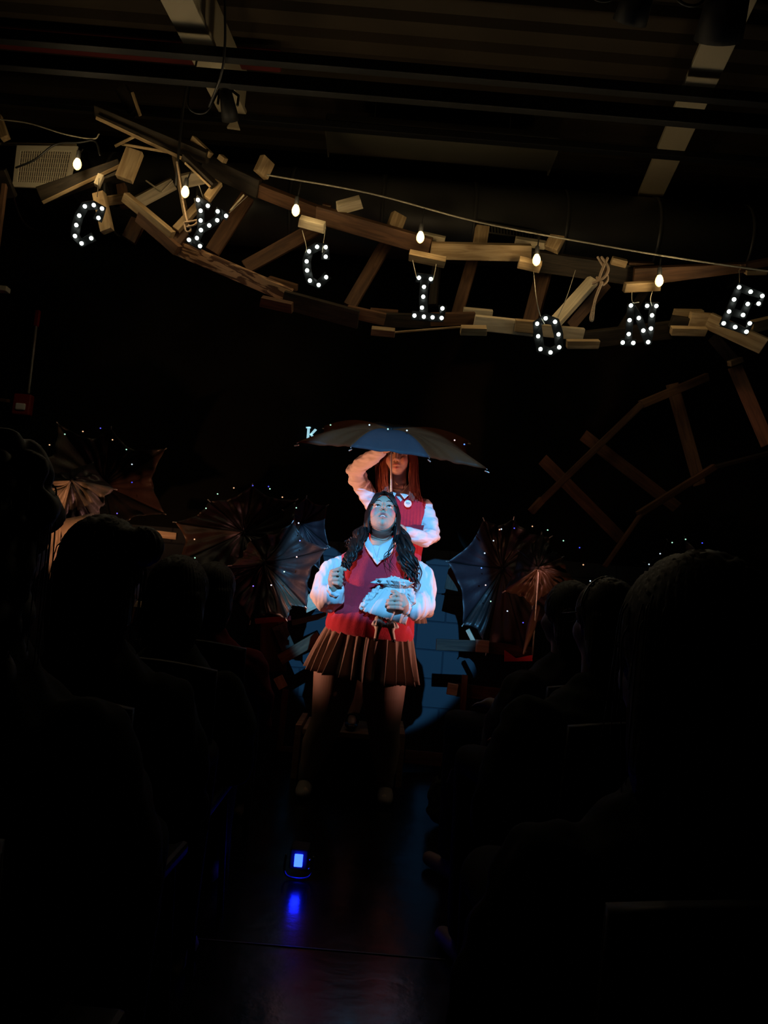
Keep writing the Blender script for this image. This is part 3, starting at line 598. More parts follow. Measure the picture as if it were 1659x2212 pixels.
# ================================================================ umbrellas with fairy lights
def umbrella(label, hub, tips, mats, bulge, shaft=None, leds=(), closed=True, wr=0.006, seed=0, scal=0.12, ns=14, nt=14, handle=False, group=None, extra=None):
    H = P(*hub); T = [P(*q) for q in tips]; c = sum(T, Vector()) / len(T)
    nrm = Vector((0, 0, 0)); n = len(T)
    for i in range(n if closed else n - 1):
        k = (T[i] - H).cross(T[(i + 1) % n] - H); nrm += k if k.dot(nrm) >= 0 else -k
    nrm.normalize()
    if nrm.dot(H - c) < 0: nrm = -nrm          # domes outwards past the hub
    t = thing('umbrella', c, label, 'umbrella', group)
    r_ = random.Random(seed)
    for i in range(n if closed else n - 1):
        if mats[i] is None: continue
        a, b = T[i], T[(i + 1) % n]; rows = []; ph = r_.uniform(0, 6); fq = r_.uniform(9, 15)
        for p_ in range(ns + 1):
            s_ = 0.03 + 0.97 * p_ / ns; row = []
            for k in range(nt + 1):
                u_ = k / nt; s2 = s_ * (1 - scal * math.sin(math.pi * u_) * s_)
                q = H + ((a * (1 - u_) + b * u_) - H) * s2
                edge = math.sin(math.pi * u_)
                q = q + nrm * (bulge * math.sin(math.pi * min(1, s_ * 0.9)) - 0.35 * bulge * edge * s_)
                q = q + nrm * wr * edge * (math.sin(fq * u_ * 1.6 + ph + 3 * s_) * s_ + 0.8 * math.sin(7 * s_ * (1 + u_) + ph * 2))
                row.append(q)
            rows.append(row)
        MB().grid(rows).build('canopy_panel', M[mats[i]], t, solid=0.0015)
    for i in range(n):
        pts = []
        for p_ in range(9):
            s_ = p_ / 8; pts.append(H + (T[i] - H) * s_ + nrm * (bulge * math.sin(math.pi * min(1, s_ * 0.9)) - 0.004))
        MB().tube(pts, 0.0022, 6).build('rib', M['steel'] if handle else M['black_metal'], t)
        d = (T[i] - H).normalized(); MB().tube([T[i] - d * 0.01, T[i] + d * 0.012], 0.004, 8).build('rib_tip', M['steel'], t)
    if shaft:
        S = P(*shaft); MB().tube([H, S], [0.0045, 0.0055], 10).build('shaft', M['steel'], t)
        if handle: MB().tube([S, S + (S - H).normalized() * 0.09], 0.012, 12).build('handle', M['rubber'], t)
    if not shaft: MB().tube([H, Vector((H.x, WALL, H.z + .02))], 0.005, 8).build('shaft', M['black_metal'], t)
    MB().ell(H, 0.012).build('hub', M['black_metal'], t)
    for (u, v, Yd, c_) in leds:
        MB().ell(P(u, v, Yd), (0.0047, 0.0047, 0.0042), seg=10, nr=8).build('fairy_light', M['led_' + c_], t)
    return t
G = None
umbrella('slate and brown umbrella held open by the rear performer', (845, 928, 4.28),
         [(757, 972, 4.0), (927, 995, 4.0), (1052, 1019, 4.12), (1012, 958, 4.5), (915, 948, 4.75), (790, 932, 4.75), (700, 926, 4.5), (641, 962, 4.12)],
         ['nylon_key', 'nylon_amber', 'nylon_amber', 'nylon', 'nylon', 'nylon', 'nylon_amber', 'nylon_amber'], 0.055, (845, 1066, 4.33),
         [(798, 918, 4.2, 'white'), (879, 930, 4.1, 'white'), (982, 951, 4.2, 'warm'), (1003, 960, 4.15, 'blue'), (714, 918, 4.35, 'green'), (838, 927, 4.12, 'green')], handle=True, wr=0.004, seed=3)
umbrella('large black open umbrella ringed with fairy lights, upper left', (225, 1050, 5.2), [(125, 915, 4.85), (240, 925, 4.9), (357, 970, 4.85), (356, 1110, 4.85), (250, 1165, 4.9), (110, 1130, 4.9), (48, 1008, 4.85)],
         ['nylon', 'nylon', 'nylon_plum', 'nylon', 'nylon', 'nylon', 'nylon_olive'], 0.0,
         leds=[(80, 991, 4.8, 'blue'), (107, 961, 4.8, 'warm'), (140, 938, 4.8, 'green'), (179, 932, 4.8, 'warm'), (217, 925, 4.8, 'blue'), (243, 950, 4.8, 'warm'), (273, 971, 4.8, 'green'), (285, 1003, 4.8, 'white'), (285, 1042, 4.8, 'blue'), (253, 1109, 4.8, 'blue')], wr=0.02, seed=5, scal=.2)
tu = umbrella('amber-lit tan umbrella crumpled at the left behind the seated crowd', (155, 1038, 4.5), [(40, 1050, 4.6), (75, 1140, 4.6), (108, 1255, 4.6), (130, 1172, 4.5), (206, 1134, 4.55), (248, 1057, 4.6), (200, 1000, 4.8)],
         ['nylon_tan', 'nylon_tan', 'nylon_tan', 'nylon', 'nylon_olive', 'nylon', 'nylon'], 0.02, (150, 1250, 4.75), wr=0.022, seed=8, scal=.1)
hm = MB()
hm.grid([[P(u, v, 4.44) for u, v in r_] for r_ in ([(128, 1122), (150, 1119), (175, 1114), (202, 1108)], [(132, 1145), (152, 1140), (178, 1132), (206, 1122)], [(138, 1180), (155, 1166), (182, 1150), (212, 1138)])])
hm.build('hem_band', M['nylon_tan'], tu, solid=.002)
umbrella('black umbrella behind the slim seated heads, ringed with fairy lights', (527, 1150, 5.05), [(378, 1128, 4.85), (452, 1082, 4.9), (545, 1048, 4.9), (640, 1080, 4.9), (668, 1180, 4.9), (600, 1262, 4.9), (500, 1290, 4.9), (386, 1212, 4.8)],
         ['nylon', 'nylon', 'nylon', 'nylon', 'nylon', 'nylon', 'nylon', 'nylon_brown'], 0.02,
         leds=[(470, 1067, 4.8, 'green'), (445, 1098, 4.8, 'green'), (505, 1054, 4.8, 'warm'), (546, 1049, 4.8, 'blue'), (580, 1051, 4.8, 'blue'), (583, 1056, 4.8, 'green'), (610, 1074, 4.8, 'warm'), (640, 1097, 4.8, 'green'), (645, 1130, 4.6, 'white'), (648, 1168, 4.6, 'blue'), (420, 1165, 4.75, 'warm'), (421, 1205, 4.75, 'green')], wr=0.014, seed=11)
umbrella('blue-lit umbrella directly left of the front performer', (652, 1130, 5.1), [(612, 1103, 4.95), (662, 1074, 4.95), (707, 1092, 4.95), (710, 1180, 4.95), (690, 1230, 4.95), (620, 1200, 4.95)],
         ['nylon_beamlit', 'nylon_beamlit', 'nylon_beamlit', 'nylon_beamlit', 'nylon_beamlit', 'nylon_brown'], 0.01, wr=0.01, seed=12)
umbrella('crinkled brown umbrella low beside the front performer\'s left sleeve', (572, 1215, 4.75), [(704, 1185, 4.6), (662, 1312, 4.55), (619, 1338, 4.55), (540, 1345, 4.7), (470, 1290, 4.7), (497, 1222, 4.6), (540, 1165, 4.8), (632, 1128, 4.8)],
         ['nylon_plum', 'nylon_brown', 'nylon', 'nylon', 'nylon', 'nylon_brown', 'nylon', 'nylon_plum'], 0.03,
         leds=[(641, 1203, 4.5, 'warm'), (614, 1235, 4.5, 'green'), (586, 1264, 4.5, 'white'), (547, 1266, 4.5, 'blue')], wr=0.02, seed=14)
umbrella('dark umbrella with blue-lit left panels right of the performers', (1085, 1228, 5.05), [(1045, 1122, 4.9), (967, 1213, 4.85), (1000, 1350, 4.85), (1050, 1412, 4.8), (1135, 1405, 4.75), (1195, 1330, 4.9), (1190, 1160, 4.95), (1110, 1120, 4.95)],
         ['nylon_beamlit', 'nylon_beamlit', 'nylon', 'nylon_plum', 'nylon_plum', 'nylon', 'nylon', 'nylon'], 0.02,
         leds=[(1079, 1144, 4.7, 'warm'), (1083, 1143, 4.7, 'white'), (1066, 1168, 4.7, 'white'), (1047, 1195, 4.7, 'white'), (1040, 1227, 4.7, 'blue'), (1049, 1264, 4.7, 'warm'), (1060, 1299, 4.7, 'green'), (1096, 1320, 4.7, 'white'), (1130, 1345, 4.65, 'blue'), (1111, 1141, 4.7, 'blue'), (1150, 1137, 4.7, 'warm'), (1183, 1145, 4.7, 'green'), (1217, 1168, 4.7, 'green'), (1252, 1183, 4.7, 'blue'), (1260, 1220, 4.7, 'warm'), (1275, 1255, 4.7, 'white')], wr=0.016, seed=17)
cu = umbrella('amber-lit brown umbrella facing the seats right of centre, beside seated heads', (1163, 1226, 4.45), [(1089, 1278, 4.6), (1150, 1312, 4.6), (1194, 1280, 4.6), (1242, 1254, 4.65), (1216, 1203, 4.65), (1170, 1152, 4.7), (1120, 1190, 4.75)],
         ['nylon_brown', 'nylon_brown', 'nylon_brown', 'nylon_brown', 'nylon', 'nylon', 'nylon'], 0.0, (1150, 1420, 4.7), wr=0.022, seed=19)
a, b = P(1160, 1312, 4.62), P(1131, 1412, 4.6)
MB().tube([a, a * .6 + b * .4, b], [0.022, 0.026, 0.006], 14).build('folded_cloth', M['nylon_brown'], cu)
umbrella('dim umbrella with fairy lights behind the tall dark head at right', (1490, 1250, 5.1), [(1392, 1215, 4.95), (1442, 1168, 4.95), (1479, 1162, 4.9), (1546, 1208, 4.9), (1610, 1260, 4.95), (1560, 1340, 4.95), (1420, 1320, 4.95)],
         ['nylon', 'nylon', 'nylon_tan', 'nylon', 'nylon', 'nylon', 'nylon'], 0.02,
         leds=[(1402, 1219, 4.8, 'white'), (1426, 1196, 4.8, 'white'), (1452, 1172, 4.8, 'green'), (1481, 1165, 4.8, 'green'), (1517, 1173, 4.8, 'blue'), (1574, 1214, 4.8, 'white'), (1600, 1245, 4.8, 'green')], wr=0.012, seed=23)

# ================================================================ wooden frames and step on the stage floor
def frame(label, specs, Yc=4.9):
    cs = [P((s_[1] + s_[3]) / 2, (s_[2] + s_[4]) / 2, Yc) for s_ in specs]; c = sum(cs, Vector()) / len(cs)
    t = thing('timber_trestle', c, label, 'trestle')
    for s_ in specs:
        nm, u1, v1, u2, v2, wp, Y1, m = s_[:8]; tw = s_[8] if len(s_) > 8 else 0.1
        board(nm, P(u1, v1, Y1), P(u2, v2, Y1), wp * px(Y1), 0.03, M[m], t, twist=tw)
    return t
frame('upright timber trestle with level rails right of the front performer', [
 ('rail', 942, 1392, 1030, 1396, 24, 4.8, 'dark'), ('block', 1028, 1395, 1056, 1397, 26, 4.75, 'pale'), ('rail', 1054, 1398, 1150, 1410, 24, 4.8, 'brown'), ('rail', 985, 1490, 1090, 1502, 27, 4.85, 'brown'), ('block', 966, 1487, 988, 1491, 24, 4.82, 'pale'),
 ('post', 1005, 1458, 992, 1668, 13, 4.8, 'brown'), ('rail', 874, 1634, 1000, 1645, 27, 4.85, 'brown'), ('brace', 1010, 1360, 1028, 1395, 9, 4.85, 'pale'), ('brace', 985, 1225, 975, 1275, 30, 5.0, 'dark')])
frame('crooked timber trestle of posts and braces left of the front performer', [
 ('post', 617, 1490, 604, 1620, 13, 4.8, 'brown'), ('rail', 603, 1617, 642, 1620, 11, 4.8, 'brown'), ('block', 600, 1462, 612, 1486, 20, 4.8, 'pine'), ('brace', 604, 1425, 690, 1375, 24, 4.85, 'brown'), ('post', 592, 1340, 590, 1450, 56, 5.0, 'brown'),
 ('block', 655, 1308, 700, 1287, 34, 4.72, 'pale'), ('brace', 630, 1345, 720, 1325, 12, 4.9, 'dark'), ('brace', 630, 1420, 600, 1350, 30, 4.95, 'dark')])
frame('low pale plank ends showing between the seated heads at left', [('plank', 311, 1150, 382, 1158, 15, 4.9, 'pale'), ('plank', 280, 1303, 322, 1307, 13, 4.9, 'pale'), ('post', 286, 1310, 278, 1345, 14, 4.9, 'brown')])
# red cloth pieces hung on the frames
for poly, lb_ in (([(1090, 1404), (1115, 1422), (1150, 1415), (1150, 1428), (1090, 1429)], 'bright red cloth scrap caught below the amber umbrella at right'), ([(550, 1336), (628, 1330), (628, 1340), (552, 1348)], 'dull red cloth strip under the crinkled brown umbrella')):
    tag(MB().prism([P(u, v, 4.6) for u, v in poly], (0, 0.01, 0)).build('cloth_scrap', M['vest' if poly[0][0] > 1000 else 'red_cloth'], smooth=False), lb_, 'cloth')
# low wooden step the rear performer stands on
sA = PZ(655, 1600, 0.30); 
SX0, SX1, SY0, SY1, SZ = -0.385, 0.21, 4.36, 4.78, 0.28
t = thing('wooden_step', ((SX0 + SX1) / 2, (SY0 + SY1) / 2, 0), 'low wooden step box under the rear performer', 'step')
MB().box(((SX0 + SX1) / 2, (SY0 + SY1) / 2, SZ - 0.015), (SX1 - SX0 - .05, SY1 - SY0, 0.03)).build('top_board', M['pine'], t, smooth=False, bevel=0.003)
for x in (SX0, SX1): MB().box((x, (SY0 + SY1) / 2, (SZ + .02) / 2), (0.035, SY1 - SY0, SZ + .02)).build('side_board', M['pine'], t, smooth=False, bevel=0.003)
MB().box(((SX0 + SX1) / 2, SY0 + 0.05, 0.13), (SX1 - SX0 - .05, 0.02, 0.22)).build('front_board', M['dark'], t, smooth=False)

# ================================================================ blue floor light
base = PZ(648, 1905, 0.0); q = P(645, 1858, base.y); s1 = px(base.y)
t = thing('floor_light', base, 'small black floor lamp with glowing blue rectangular lens', 'floor light')
MB().box((q.x, base.y + 0.05, q.z), (0.070, 0.09, 0.075)).build('housing', M['black_metal'], t, smooth=False, bevel=0.006)
MB().box((q.x, base.y - 0.004, q.z), (17 * s1, 0.012, 24 * s1)).build('lens', M['bluepanel'], t, smooth=False, bevel=0.002)
for dx, dz_ in ((.043, 0.005), (.042, -.028)): MB().ell((q.x + dx, base.y + 0.0, q.z + dz_), 0.004).build('knob', M['grey_metal'], t)
MB().tube(crv([(q.x + .052, base.y + .04, q.z), (q.x + .053, base.y + .03, q.z - .04), (q.x + .04, base.y + .02, .012), (q.x, base.y + .015, .006), (q.x - .04, base.y + .02, .012), (q.x - .053, base.y + .03, q.z - .04), (q.x - .052, base.y + .04, q.z)]), 0.0045, 8).build('bracket', M['grey_metal'], t)
# ================================================================ performers
SKIN = np.array([0.52, 0.37, 0.28])
def gauss(Q, c, s): return np.exp(-(((Q - np.array(c)) / np.array(s)) ** 2).sum(1))
def head_parts(mb, O, Rm, k=1.0):
    """O centre, Rm columns: right, out of face, crown"""
    def L(x, y, z): return O + Rm @ (Vector((x, y, z)) * k)
    mb.ell(L(0, -.012, .035), (.075 * k, .095 * k, .088 * k), Rm, 32, 20)
    mb.ell(L(0, .022, -.035), (.066 * k, .066 * k, .082 * k), Rm, 32, 20)
    mb.ell(L(0, .030, -.070), (.050 * k, .056 * k, .046 * k), Rm, 24, 14)
    mb.ell(L(0, .062, -.092), (.022 * k, .018 * k, .018 * k), Rm)
    mb.ell(L(0, .050, .040), (.058 * k, .034 * k, .040 * k), Rm)
    for s_ in (-1, 1):
        mb.ell(L(s_ * .038, .050, -.032), (.027 * k, .034 * k, .034 * k), Rm)
        mb.ell(L(s_ * .030, .0665, .0165), (.0150 * k, .0120 * k, .0062 * k), Rm, 24, 14)
        mb.ell(L(s_ * .030, .0655, .0005), (.0135 * k, .0105 * k, .0042 * k), Rm, 24, 14)
        mb.ell(L(s_ * .072, -.008, -.008), (.009 * k, .017 * k, .028 * k), Rm)
        mb.ell(L(s_ * .0115, .092, -.029), (.008 * k, .011 * k, .008 * k), Rm)
    mb.tube([L(0, .080, .020), L(0, .094, -.004), L(0, .104, -.026)], [.007 * k, .008 * k, .010 * k], 12)
    mb.tube([L(-.022, .078, -.062), L(-.008, .090, -.057), L(.008, .090, -.057), L(.022, .078, -.062)], [.005 * k, .0075 * k, .0075 * k, .005 * k], 10)
    mb.tube([L(-.019, .076, -.075), L(0, .087, -.079), L(.019, .076, -.075)], [.006 * k, .009 * k, .006 * k], 10)
def face_finish(V, O, Rm, k, lips=(0.42, 0.12, 0.12), blush=0.35, mouth_open=True):
    Q = (V - np.array(O)) @ np.array(Rm) / k        # head-local
    yv = np.array(Rm) @ np.array([0, 1, 0])
    d = np.zeros(len(V))
    for s_ in (-1, 1):
        d -= 0.007 * gauss(Q, (s_ * .030, .082, .008), (.015, .03, .0045))
        d -= 0.013 * gauss(Q, (s_ * .0075, .098, -.038), (.0050, .02, .0048))
    if mouth_open: d -= 0.022 * gauss(Q, (0, .088, -.0685), (.015, .02, .0055))
    d += 0.004 * gauss(Q, (0, .07, .030), (.05, .03, .008))
    V = V + (d * k)[:, None] * yv
    T = np.tile(SKIN, (len(V), 1))
    def mix(c, g): 
        g = np.clip(g, 0, 1)[:, None]; T[:] = T * (1 - g) + np.array(c) * g
    for s_ in (-1, 1): mix((0.75, 0.12, 0.16), blush * 2.2 * gauss(Q, (s_ * .050, .065, -.028), (.020, .05, .020)))
    front = (Q[:, 1] > 0.05).astype(float)
    mix(lips, 1.3 * front * gauss(Q, (0, .088, -.0585), (.019, .03, .0042)))
    mix(lips, 1.3 * front * gauss(Q, (0, .085, -.078), (.016, .03, .0055)))
    if mouth_open: mix((0.05, 0.01, 0.01), 1.6 * gauss(Q, (0, .070, -.0675), (.015, .02, .0045)))
    return V, T
def face_children(par, O, Rm, k):
    def L(x, y, z): return O + Rm @ (Vector((x, y, z)) * k)
    for s_ in (-1, 1):
        e = MB().ell(L(s_ * .030, .0635, .009), .0115 * k, Rm, 20, 14).build('eye', M['eye'], par)
        gz = (Rm @ Vector((0, 1, .12))).normalized(); c = L(s_ * .030, .0635, .009)
        q = Matrix.Rotation(0, 3, 'X'); ax = gz.orthogonal().normalized(); ay = gz.cross(ax)
        MB().loft([(c + gz * .0095 * k, ax * .0064 * k, ay * .0064 * k), (c + gz * .0121 * k, ax * .0045 * k, ay * .0045 * k)], 16).build('iris', M['iris'], e)
        MB().tube(crv([L(s_ * .015, .073, .007), L(s_ * .022, .0775, .0118), L(s_ * .032, .0795, .0125), L(s_ * .042, .075, .0105), L(s_ * .050, .068, .0135)]), [.0015 * k] * 33, 8).build('lashes', M['lash'], par)
        MB().tube(crv([L(s_ * .012, .0835, .030), L(s_ * .026, .085, .037), L(s_ * .040, .078, .038), L(s_ * .052, .066, .031)]), [.0016 * k] * 25, 8).build('eyebrow', M['lash'], par)
    MB().tube(crv([L(-.011, .077, -.0655), L(0, .0835, -.0650), L(.011, .077, -.0655)]), [.0030 * k] * 17, 8).build('teeth', M['teeth'], par)
def headframe(tilt, yaw=0.0, roll=0.0):
    """tilt back, facing the seats (-Y)"""
    X = Vector((1, 0, 0)); Yf = Vector((0, -math.cos(tilt), math.sin(tilt))); Z = Vector((0, math.sin(tilt), math.cos(tilt)))
    m = Matrix((X, Yf, Z)).transposed()      # X right in image, Y out of face, Z crown  (left-handed; fine for placing)
    return Matrix.Rotation(yaw, 3, 'Z') @ Matrix.Rotation(roll, 3, 'Y') @ m
def ring(uL, vL, uR, vR, Y, ry, Yc=None):
    a = P(uL, vL, Y); b = P(uR, vR, Y); c = (a + b) / 2
    return (c, (b - a) / 2, Vector((0, ry, 0)))
def curl(mb, path, amp, turns, rad, ph, n=60, seg=6, taper=True):
    c = crv(path, max(4, n // (len(path) - 1))); N = len(c); pts = []; rr_ = []
    for i, q in enumerate(c):
        t = i / (N - 1); a = ph + t * turns * 6.283; am = amp * min(1, t * 5)
        pts.append(q + Vector((math.cos(a) * am, math.sin(a) * am, 0.3 * am * math.sin(2 * a)))); rr_.append(rad * (1 - 0.75 * t ** 3) if taper else rad)
    mb.tube(pts, rr_, seg)

# ---------------------------------------------------------------- front performer
Y0 = 4.10
def F(u, v, dy=0.0): return P(u, v, Y0 + dy)
feetc = Vector((F(750, 1700).x, Y0, 0.0))
g1 = thing('person', feetc, 'front performer in red knit vest and pleated skirt looking up, holding a headless doll', 'person')
O1 = F(827, 1116, -0.02); R1 = headframe(R(35), R(0), R(-1))
bd = MB(); head_parts(bd, O1, R1, 1.06)
def L1(x, y, z): return O1 + R1 @ (Vector((x, y, z)) * 1.06)
# neck, double chin, trunk
bd.tube([L1(0, -.01, -.03), F(824, 1158, .02), F(820, 1196, .03)], [.062, .060, .062], 24)
bd.ell(F(826, 1146, -.035), (.058, .045, .028))
bd.loft([ring(806, 1176, 838, 1179, Y0 + .03, .05), ring(770, 1188, 875, 1196, Y0 + .03, .075), ring(750, 1200, 888, 1212, Y0 + .02, .09), ring(742, 1250, 888, 1262, Y0, .135), ring(742, 1300, 882, 1312, Y0, .13), ring(738, 1350, 880, 1362, Y0, .15), ring(712, 1400, 886, 1415, Y0, .165), ring(700, 1455, 880, 1468, Y0, .15)], 32)
# legs down to the floor
def leg(mb, pts): mb.tube([p for p, r_ in pts], [r_ for p, r_ in pts], 48)
zA = lambda u, dy: Vector((F(u, 1690, dy).x, Y0 + dy, 0.075))
leg(bd, [(F(728, 1435), .125), (F(720, 1500, -.02), .112), (F(706, 1560, -.03), .086), (F(684, 1610, .01), .082), (F(668, 1660, .0), .052), (zA(660, 0), .036)])
leg(bd, [(F(832, 1450), .122), (F(828, 1510, -.02), .112), (F(829, 1570, -.03), .086), (F(832, 1620, .01), .080), (F(834, 1668, .0), .052), (zA(833, 0), .036)])
for u in (660, 833): bd.tube([zA(u, .02) + Vector((0, 0, -.035)), zA(u, -.12) + Vector((0, 0, -.045))], [.033, .026], 14)
# arms (mostly inside the sleeves)
bd.tube([F(742, 1213, .02), F(712, 1262, .0), F(694, 1300, -.05), F(712, 1283, -.15), F(724, 1268, -.2)], [.038, .040, .040, .032, .026], 16)
bd.tube([F(900, 1223, .02), F(918, 1270, .0), F(922, 1322, -.06), F(893, 1322, -.16), F(870, 1310, -.21)], [.036, .040, .040, .032, .026], 16)
# fist at left: palm then four stacked fingers curling to the right, thumb on top
bd.tube([F(722, 1268, -.2), F(722, 1252, -.215), F(722, 1240, -.215)], [.027, .034, .028], 16)
fz = -.235
for i, (ku, kv, mu, mv, tu, tv) in enumerate(((714, 1234, 728, 1229, 741, 1238), (712, 1243, 727, 1239, 742, 1247), (712, 1252, 727, 1250, 741, 1256), (715, 1260, 727, 1260, 738, 1264))):
    bd.tube([F(ku + 2, kv, fz + .02), F(ku + 7, kv - 1, fz - .008), F(mu + 4, mv + 1, fz - .020), F(tu - 2, tv, fz - .004), F(tu - 4, tv + 1, fz + .022), F(tu - 12, tv + 1, fz + .03)], [.0098, .0098, .0092, .0088, .008, .0075], 12)
bd.tube([F(718, 1244, fz + .01), F(727, 1231, fz + .005), F(738, 1227, fz), F(746, 1231, fz - .004)], [.014, .012, .0108, .009], 12)
# hand holding the doll: palm at right, fingers wrapping towards the left
bd.tube([F(872, 1316, -.225), F(868, 1304, -.255), F(866, 1292, -.255)], [.030, .037, .028], 16)
for i, (ku, kv, mu, mv, tu, tv) in enumerate(((868, 1290, 858, 1284, 846, 1288), (869, 1298, 856, 1294, 840, 1296), (869, 1307, 855, 1304, 838, 1304), (868, 1315, 855, 1313, 841, 1312))):
    bd.tube([F(ku, kv, -.275), F(ku - 7, (kv + mv) / 2 - 1, -.290), F(mu - 2, mv, -.297), F(tu + 2, tv, -.290), F(tu - 3, tv + 1, -.272)], [.0098, .0098, .0092, .0088, .008], 12)
bd.tube([F(866, 1296, -.27), F(861, 1284, -.288), F(853, 1278, -.292), F(847, 1277, -.284)], [.014, .012, .0108, .009], 12)
def keep_face(V):
    Q = (V - np.array(O1)) @ np.array(R1); return np.clip((Q[:, 1] - 0.03) * 60, 0, 0.9) * (np.linalg.norm(Q, axis=1) < .16)
V, Fq = remesh(bd, 0.0030, 3, keep_face)
V, T = face_finish(V, O1, R1, 1.06)
np_obj('body', V, Fq, M['skin'], g1, T)
face_children(g1, O1, R1, 1.06)

# shirt: trunk volume plus full puffed sleeves
sh = MB()
trunk = lambda e: [ring(790 - e, 1178, 852 + e, 1183, Y0 + .03, .070 + e * .0025), ring(765 - e, 1186, 880 + e, 1195, Y0 + .03, .086 + e * .0025), ring(740 - e, 1199, 902 + e, 1212, Y0 + .02, .112 + e * .0025), ring(735 - e, 1250, 898 + e, 1264, Y0, .150 + e * .0025), ring(733 - e, 1300, 890 + e, 1313, Y0, .145 + e * .0025), ring(727 - e, 1340, 888 + e, 1354, Y0, .155 + e * .0025)]
sh.loft(trunk(0), 32)
sh.tube([F(738, 1215, .02), F(719, 1228, .01), F(706, 1252, -.01), F(700, 1284, -.06), F(708, 1296, -.12), F(722, 1286, -.17), F(727, 1276, -.185)], [.044, .056, .072, .076, .072, .058, .040], 24)
sh.tube([F(904, 1226, .02), F(915, 1242, .01), F(916, 1270, -.01), F(912, 1302, -.07), F(900, 1314, -.14), F(884, 1316, -.185), F(877, 1315, -.195)], [.044, .054, .070, .078, .068, .052, .040], 24)
V, Fq = remesh(sh, 0.0042, 4); N = normals(V, Fq)
V = folds(V, N, 0.0065, 48, 3, stretch=(1.5, 1.2, .5)); N = normals(V, Fq); V = folds(V, N, 0.0014, 150, 5, stretch=(1.4, 1, .3))
wl = np.array(F(722, 1268, -.2)); wr_ = np.array(F(870, 1310, -.21))
np_obj('shirt', V, Fq, M['shirt'], g1)
# open cuffs
for (c_, ax_) in ((F(724, 1273, -.195), F(724, 1268, -.2) - F(706, 1290, -.15)), (F(873, 1313, -.205), F(868, 1310, -.21) - F(895, 1318, -.17))):
    ax_ = ax_.normalized(); e1 = ax_.orthogonal().normalized(); e2 = ax_.cross(e1); rows = []
    for t_, r_ in ((-.02, .036), (-.008, .044), (.006, .041)):
        rows.append([c_ + ax_ * t_ + (e1 * math.cos(a) + e2 * math.sin(a)) * r_ * (1 + .06 * math.sin(9 * a)) for a in np.linspace(0, 6.283, 40, endpoint=False)])
    MB().grid(rows, True).build('cuff', M['shirt'], g1, solid=0.003)
# collar flaps
def flap(inner, outer, par, fn, nm='collar', th=.004):
    ci = crv([fn(*q) for q in inner], 8); co_ = crv([fn(*q) for q in outer], 8); n = min(len(ci), len(co_)); rows = []
    for i in range(7):
        t_ = i / 6; rows.append([ci[j] * (1 - t_) + co_[j] * t_ + Vector((0, -.006 * math.sin(math.pi * t_), 0)) for j in range(n)])
    return MB().grid(rows).build(nm, M['shirt'], par, solid=th)
flap([(796, 1150, .02), (798, 1166, -.05), (806, 1180, -.10), (809, 1190, -.118)], [(788, 1158, .02), (788, 1176, -.06), (796, 1194, -.115), (806, 1207, -.142)], g1, F)
flap([(853, 1157, .02), (840, 1168, -.05), (822, 1178, -.10), (817, 1190, -.118)], [(856, 1170, .02), (850, 1186, -.065), (840, 1202, -.12), (820, 1212, -.15)], g1, F)
flap([(809, 1190, -.120), (812, 1200, -.130), (814, 1206, -.136)], [(804, 1204, -.13), (809, 1213, -.142), (815, 1220, -.150)], g1, F, 'placket')
flap([(817, 1190, -.120), (815, 1200, -.130), (814, 1206, -.136)], [(828, 1204, -.13), (822, 1213, -.142), (815, 1220, -.150)], g1, F, 'placket')
# vest
vt = MB(); vt.loft(trunk(4)[0:] + [ring(722, 1338, 893, 1352, Y0, .17)], 40)
V, Fq = remesh(vt, 0.0045, 4); N = normals(V, Fq); V = folds(V, N, 0.0030, 60, 9, stretch=(1, 1, .6))
vc = F(815, 1217, -.16); vd1 = F(788, 1160, -.16) - vc; vd2 = F(856, 1166, -.16) - vc
Zr = up
def vest_cut(bm):
    n1 = vd1.cross(fw).normalized(); n2 = vd2.cross(fw).normalized()
    if n1.dot(vd2) < 0: n1 = -n1
    if n2.dot(vd1) < 0: n2 = -n2
    la = P(739, 1200, Y0); lb2 = P(744, 1262, Y0); nl = (lb2 - la).cross(fw).normalized(); nl = nl if nl.x < 0 else -nl
    ra = P(903, 1208, Y0); rb = P(896, 1268, Y0); nr_ = (rb - ra).cross(fw).normalized(); nr_ = nr_ if nr_.x > 0 else -nr_
    arm = P(800, 1262, Y0)
    for co, no in ((vc, n1), (vc, n2), (la, nl), (ra, nr_), (arm, up)): bisect(bm, co, no)
    def pred(c):
        front = c.y < Y0 + .06
        if (c - vc).dot(n1) > 0 and (c - vc).dot(n2) > 0 and front: return True
        if (c - arm).dot(up) > 0 and ((c - la).dot(nl) > 0 or (c - ra).dot(nr_) > 0): return True
        if (c - vc).dot(n1) > 0 and (c - vc).dot(n2) > 0 and (c - P(820, 1200, Y0)).dot(up) > 0: return True
        return False
    drop(bm, pred)
np_obj('vest', V, Fq, M['vest'], g1, cutter=vest_cut, solid=0.007)
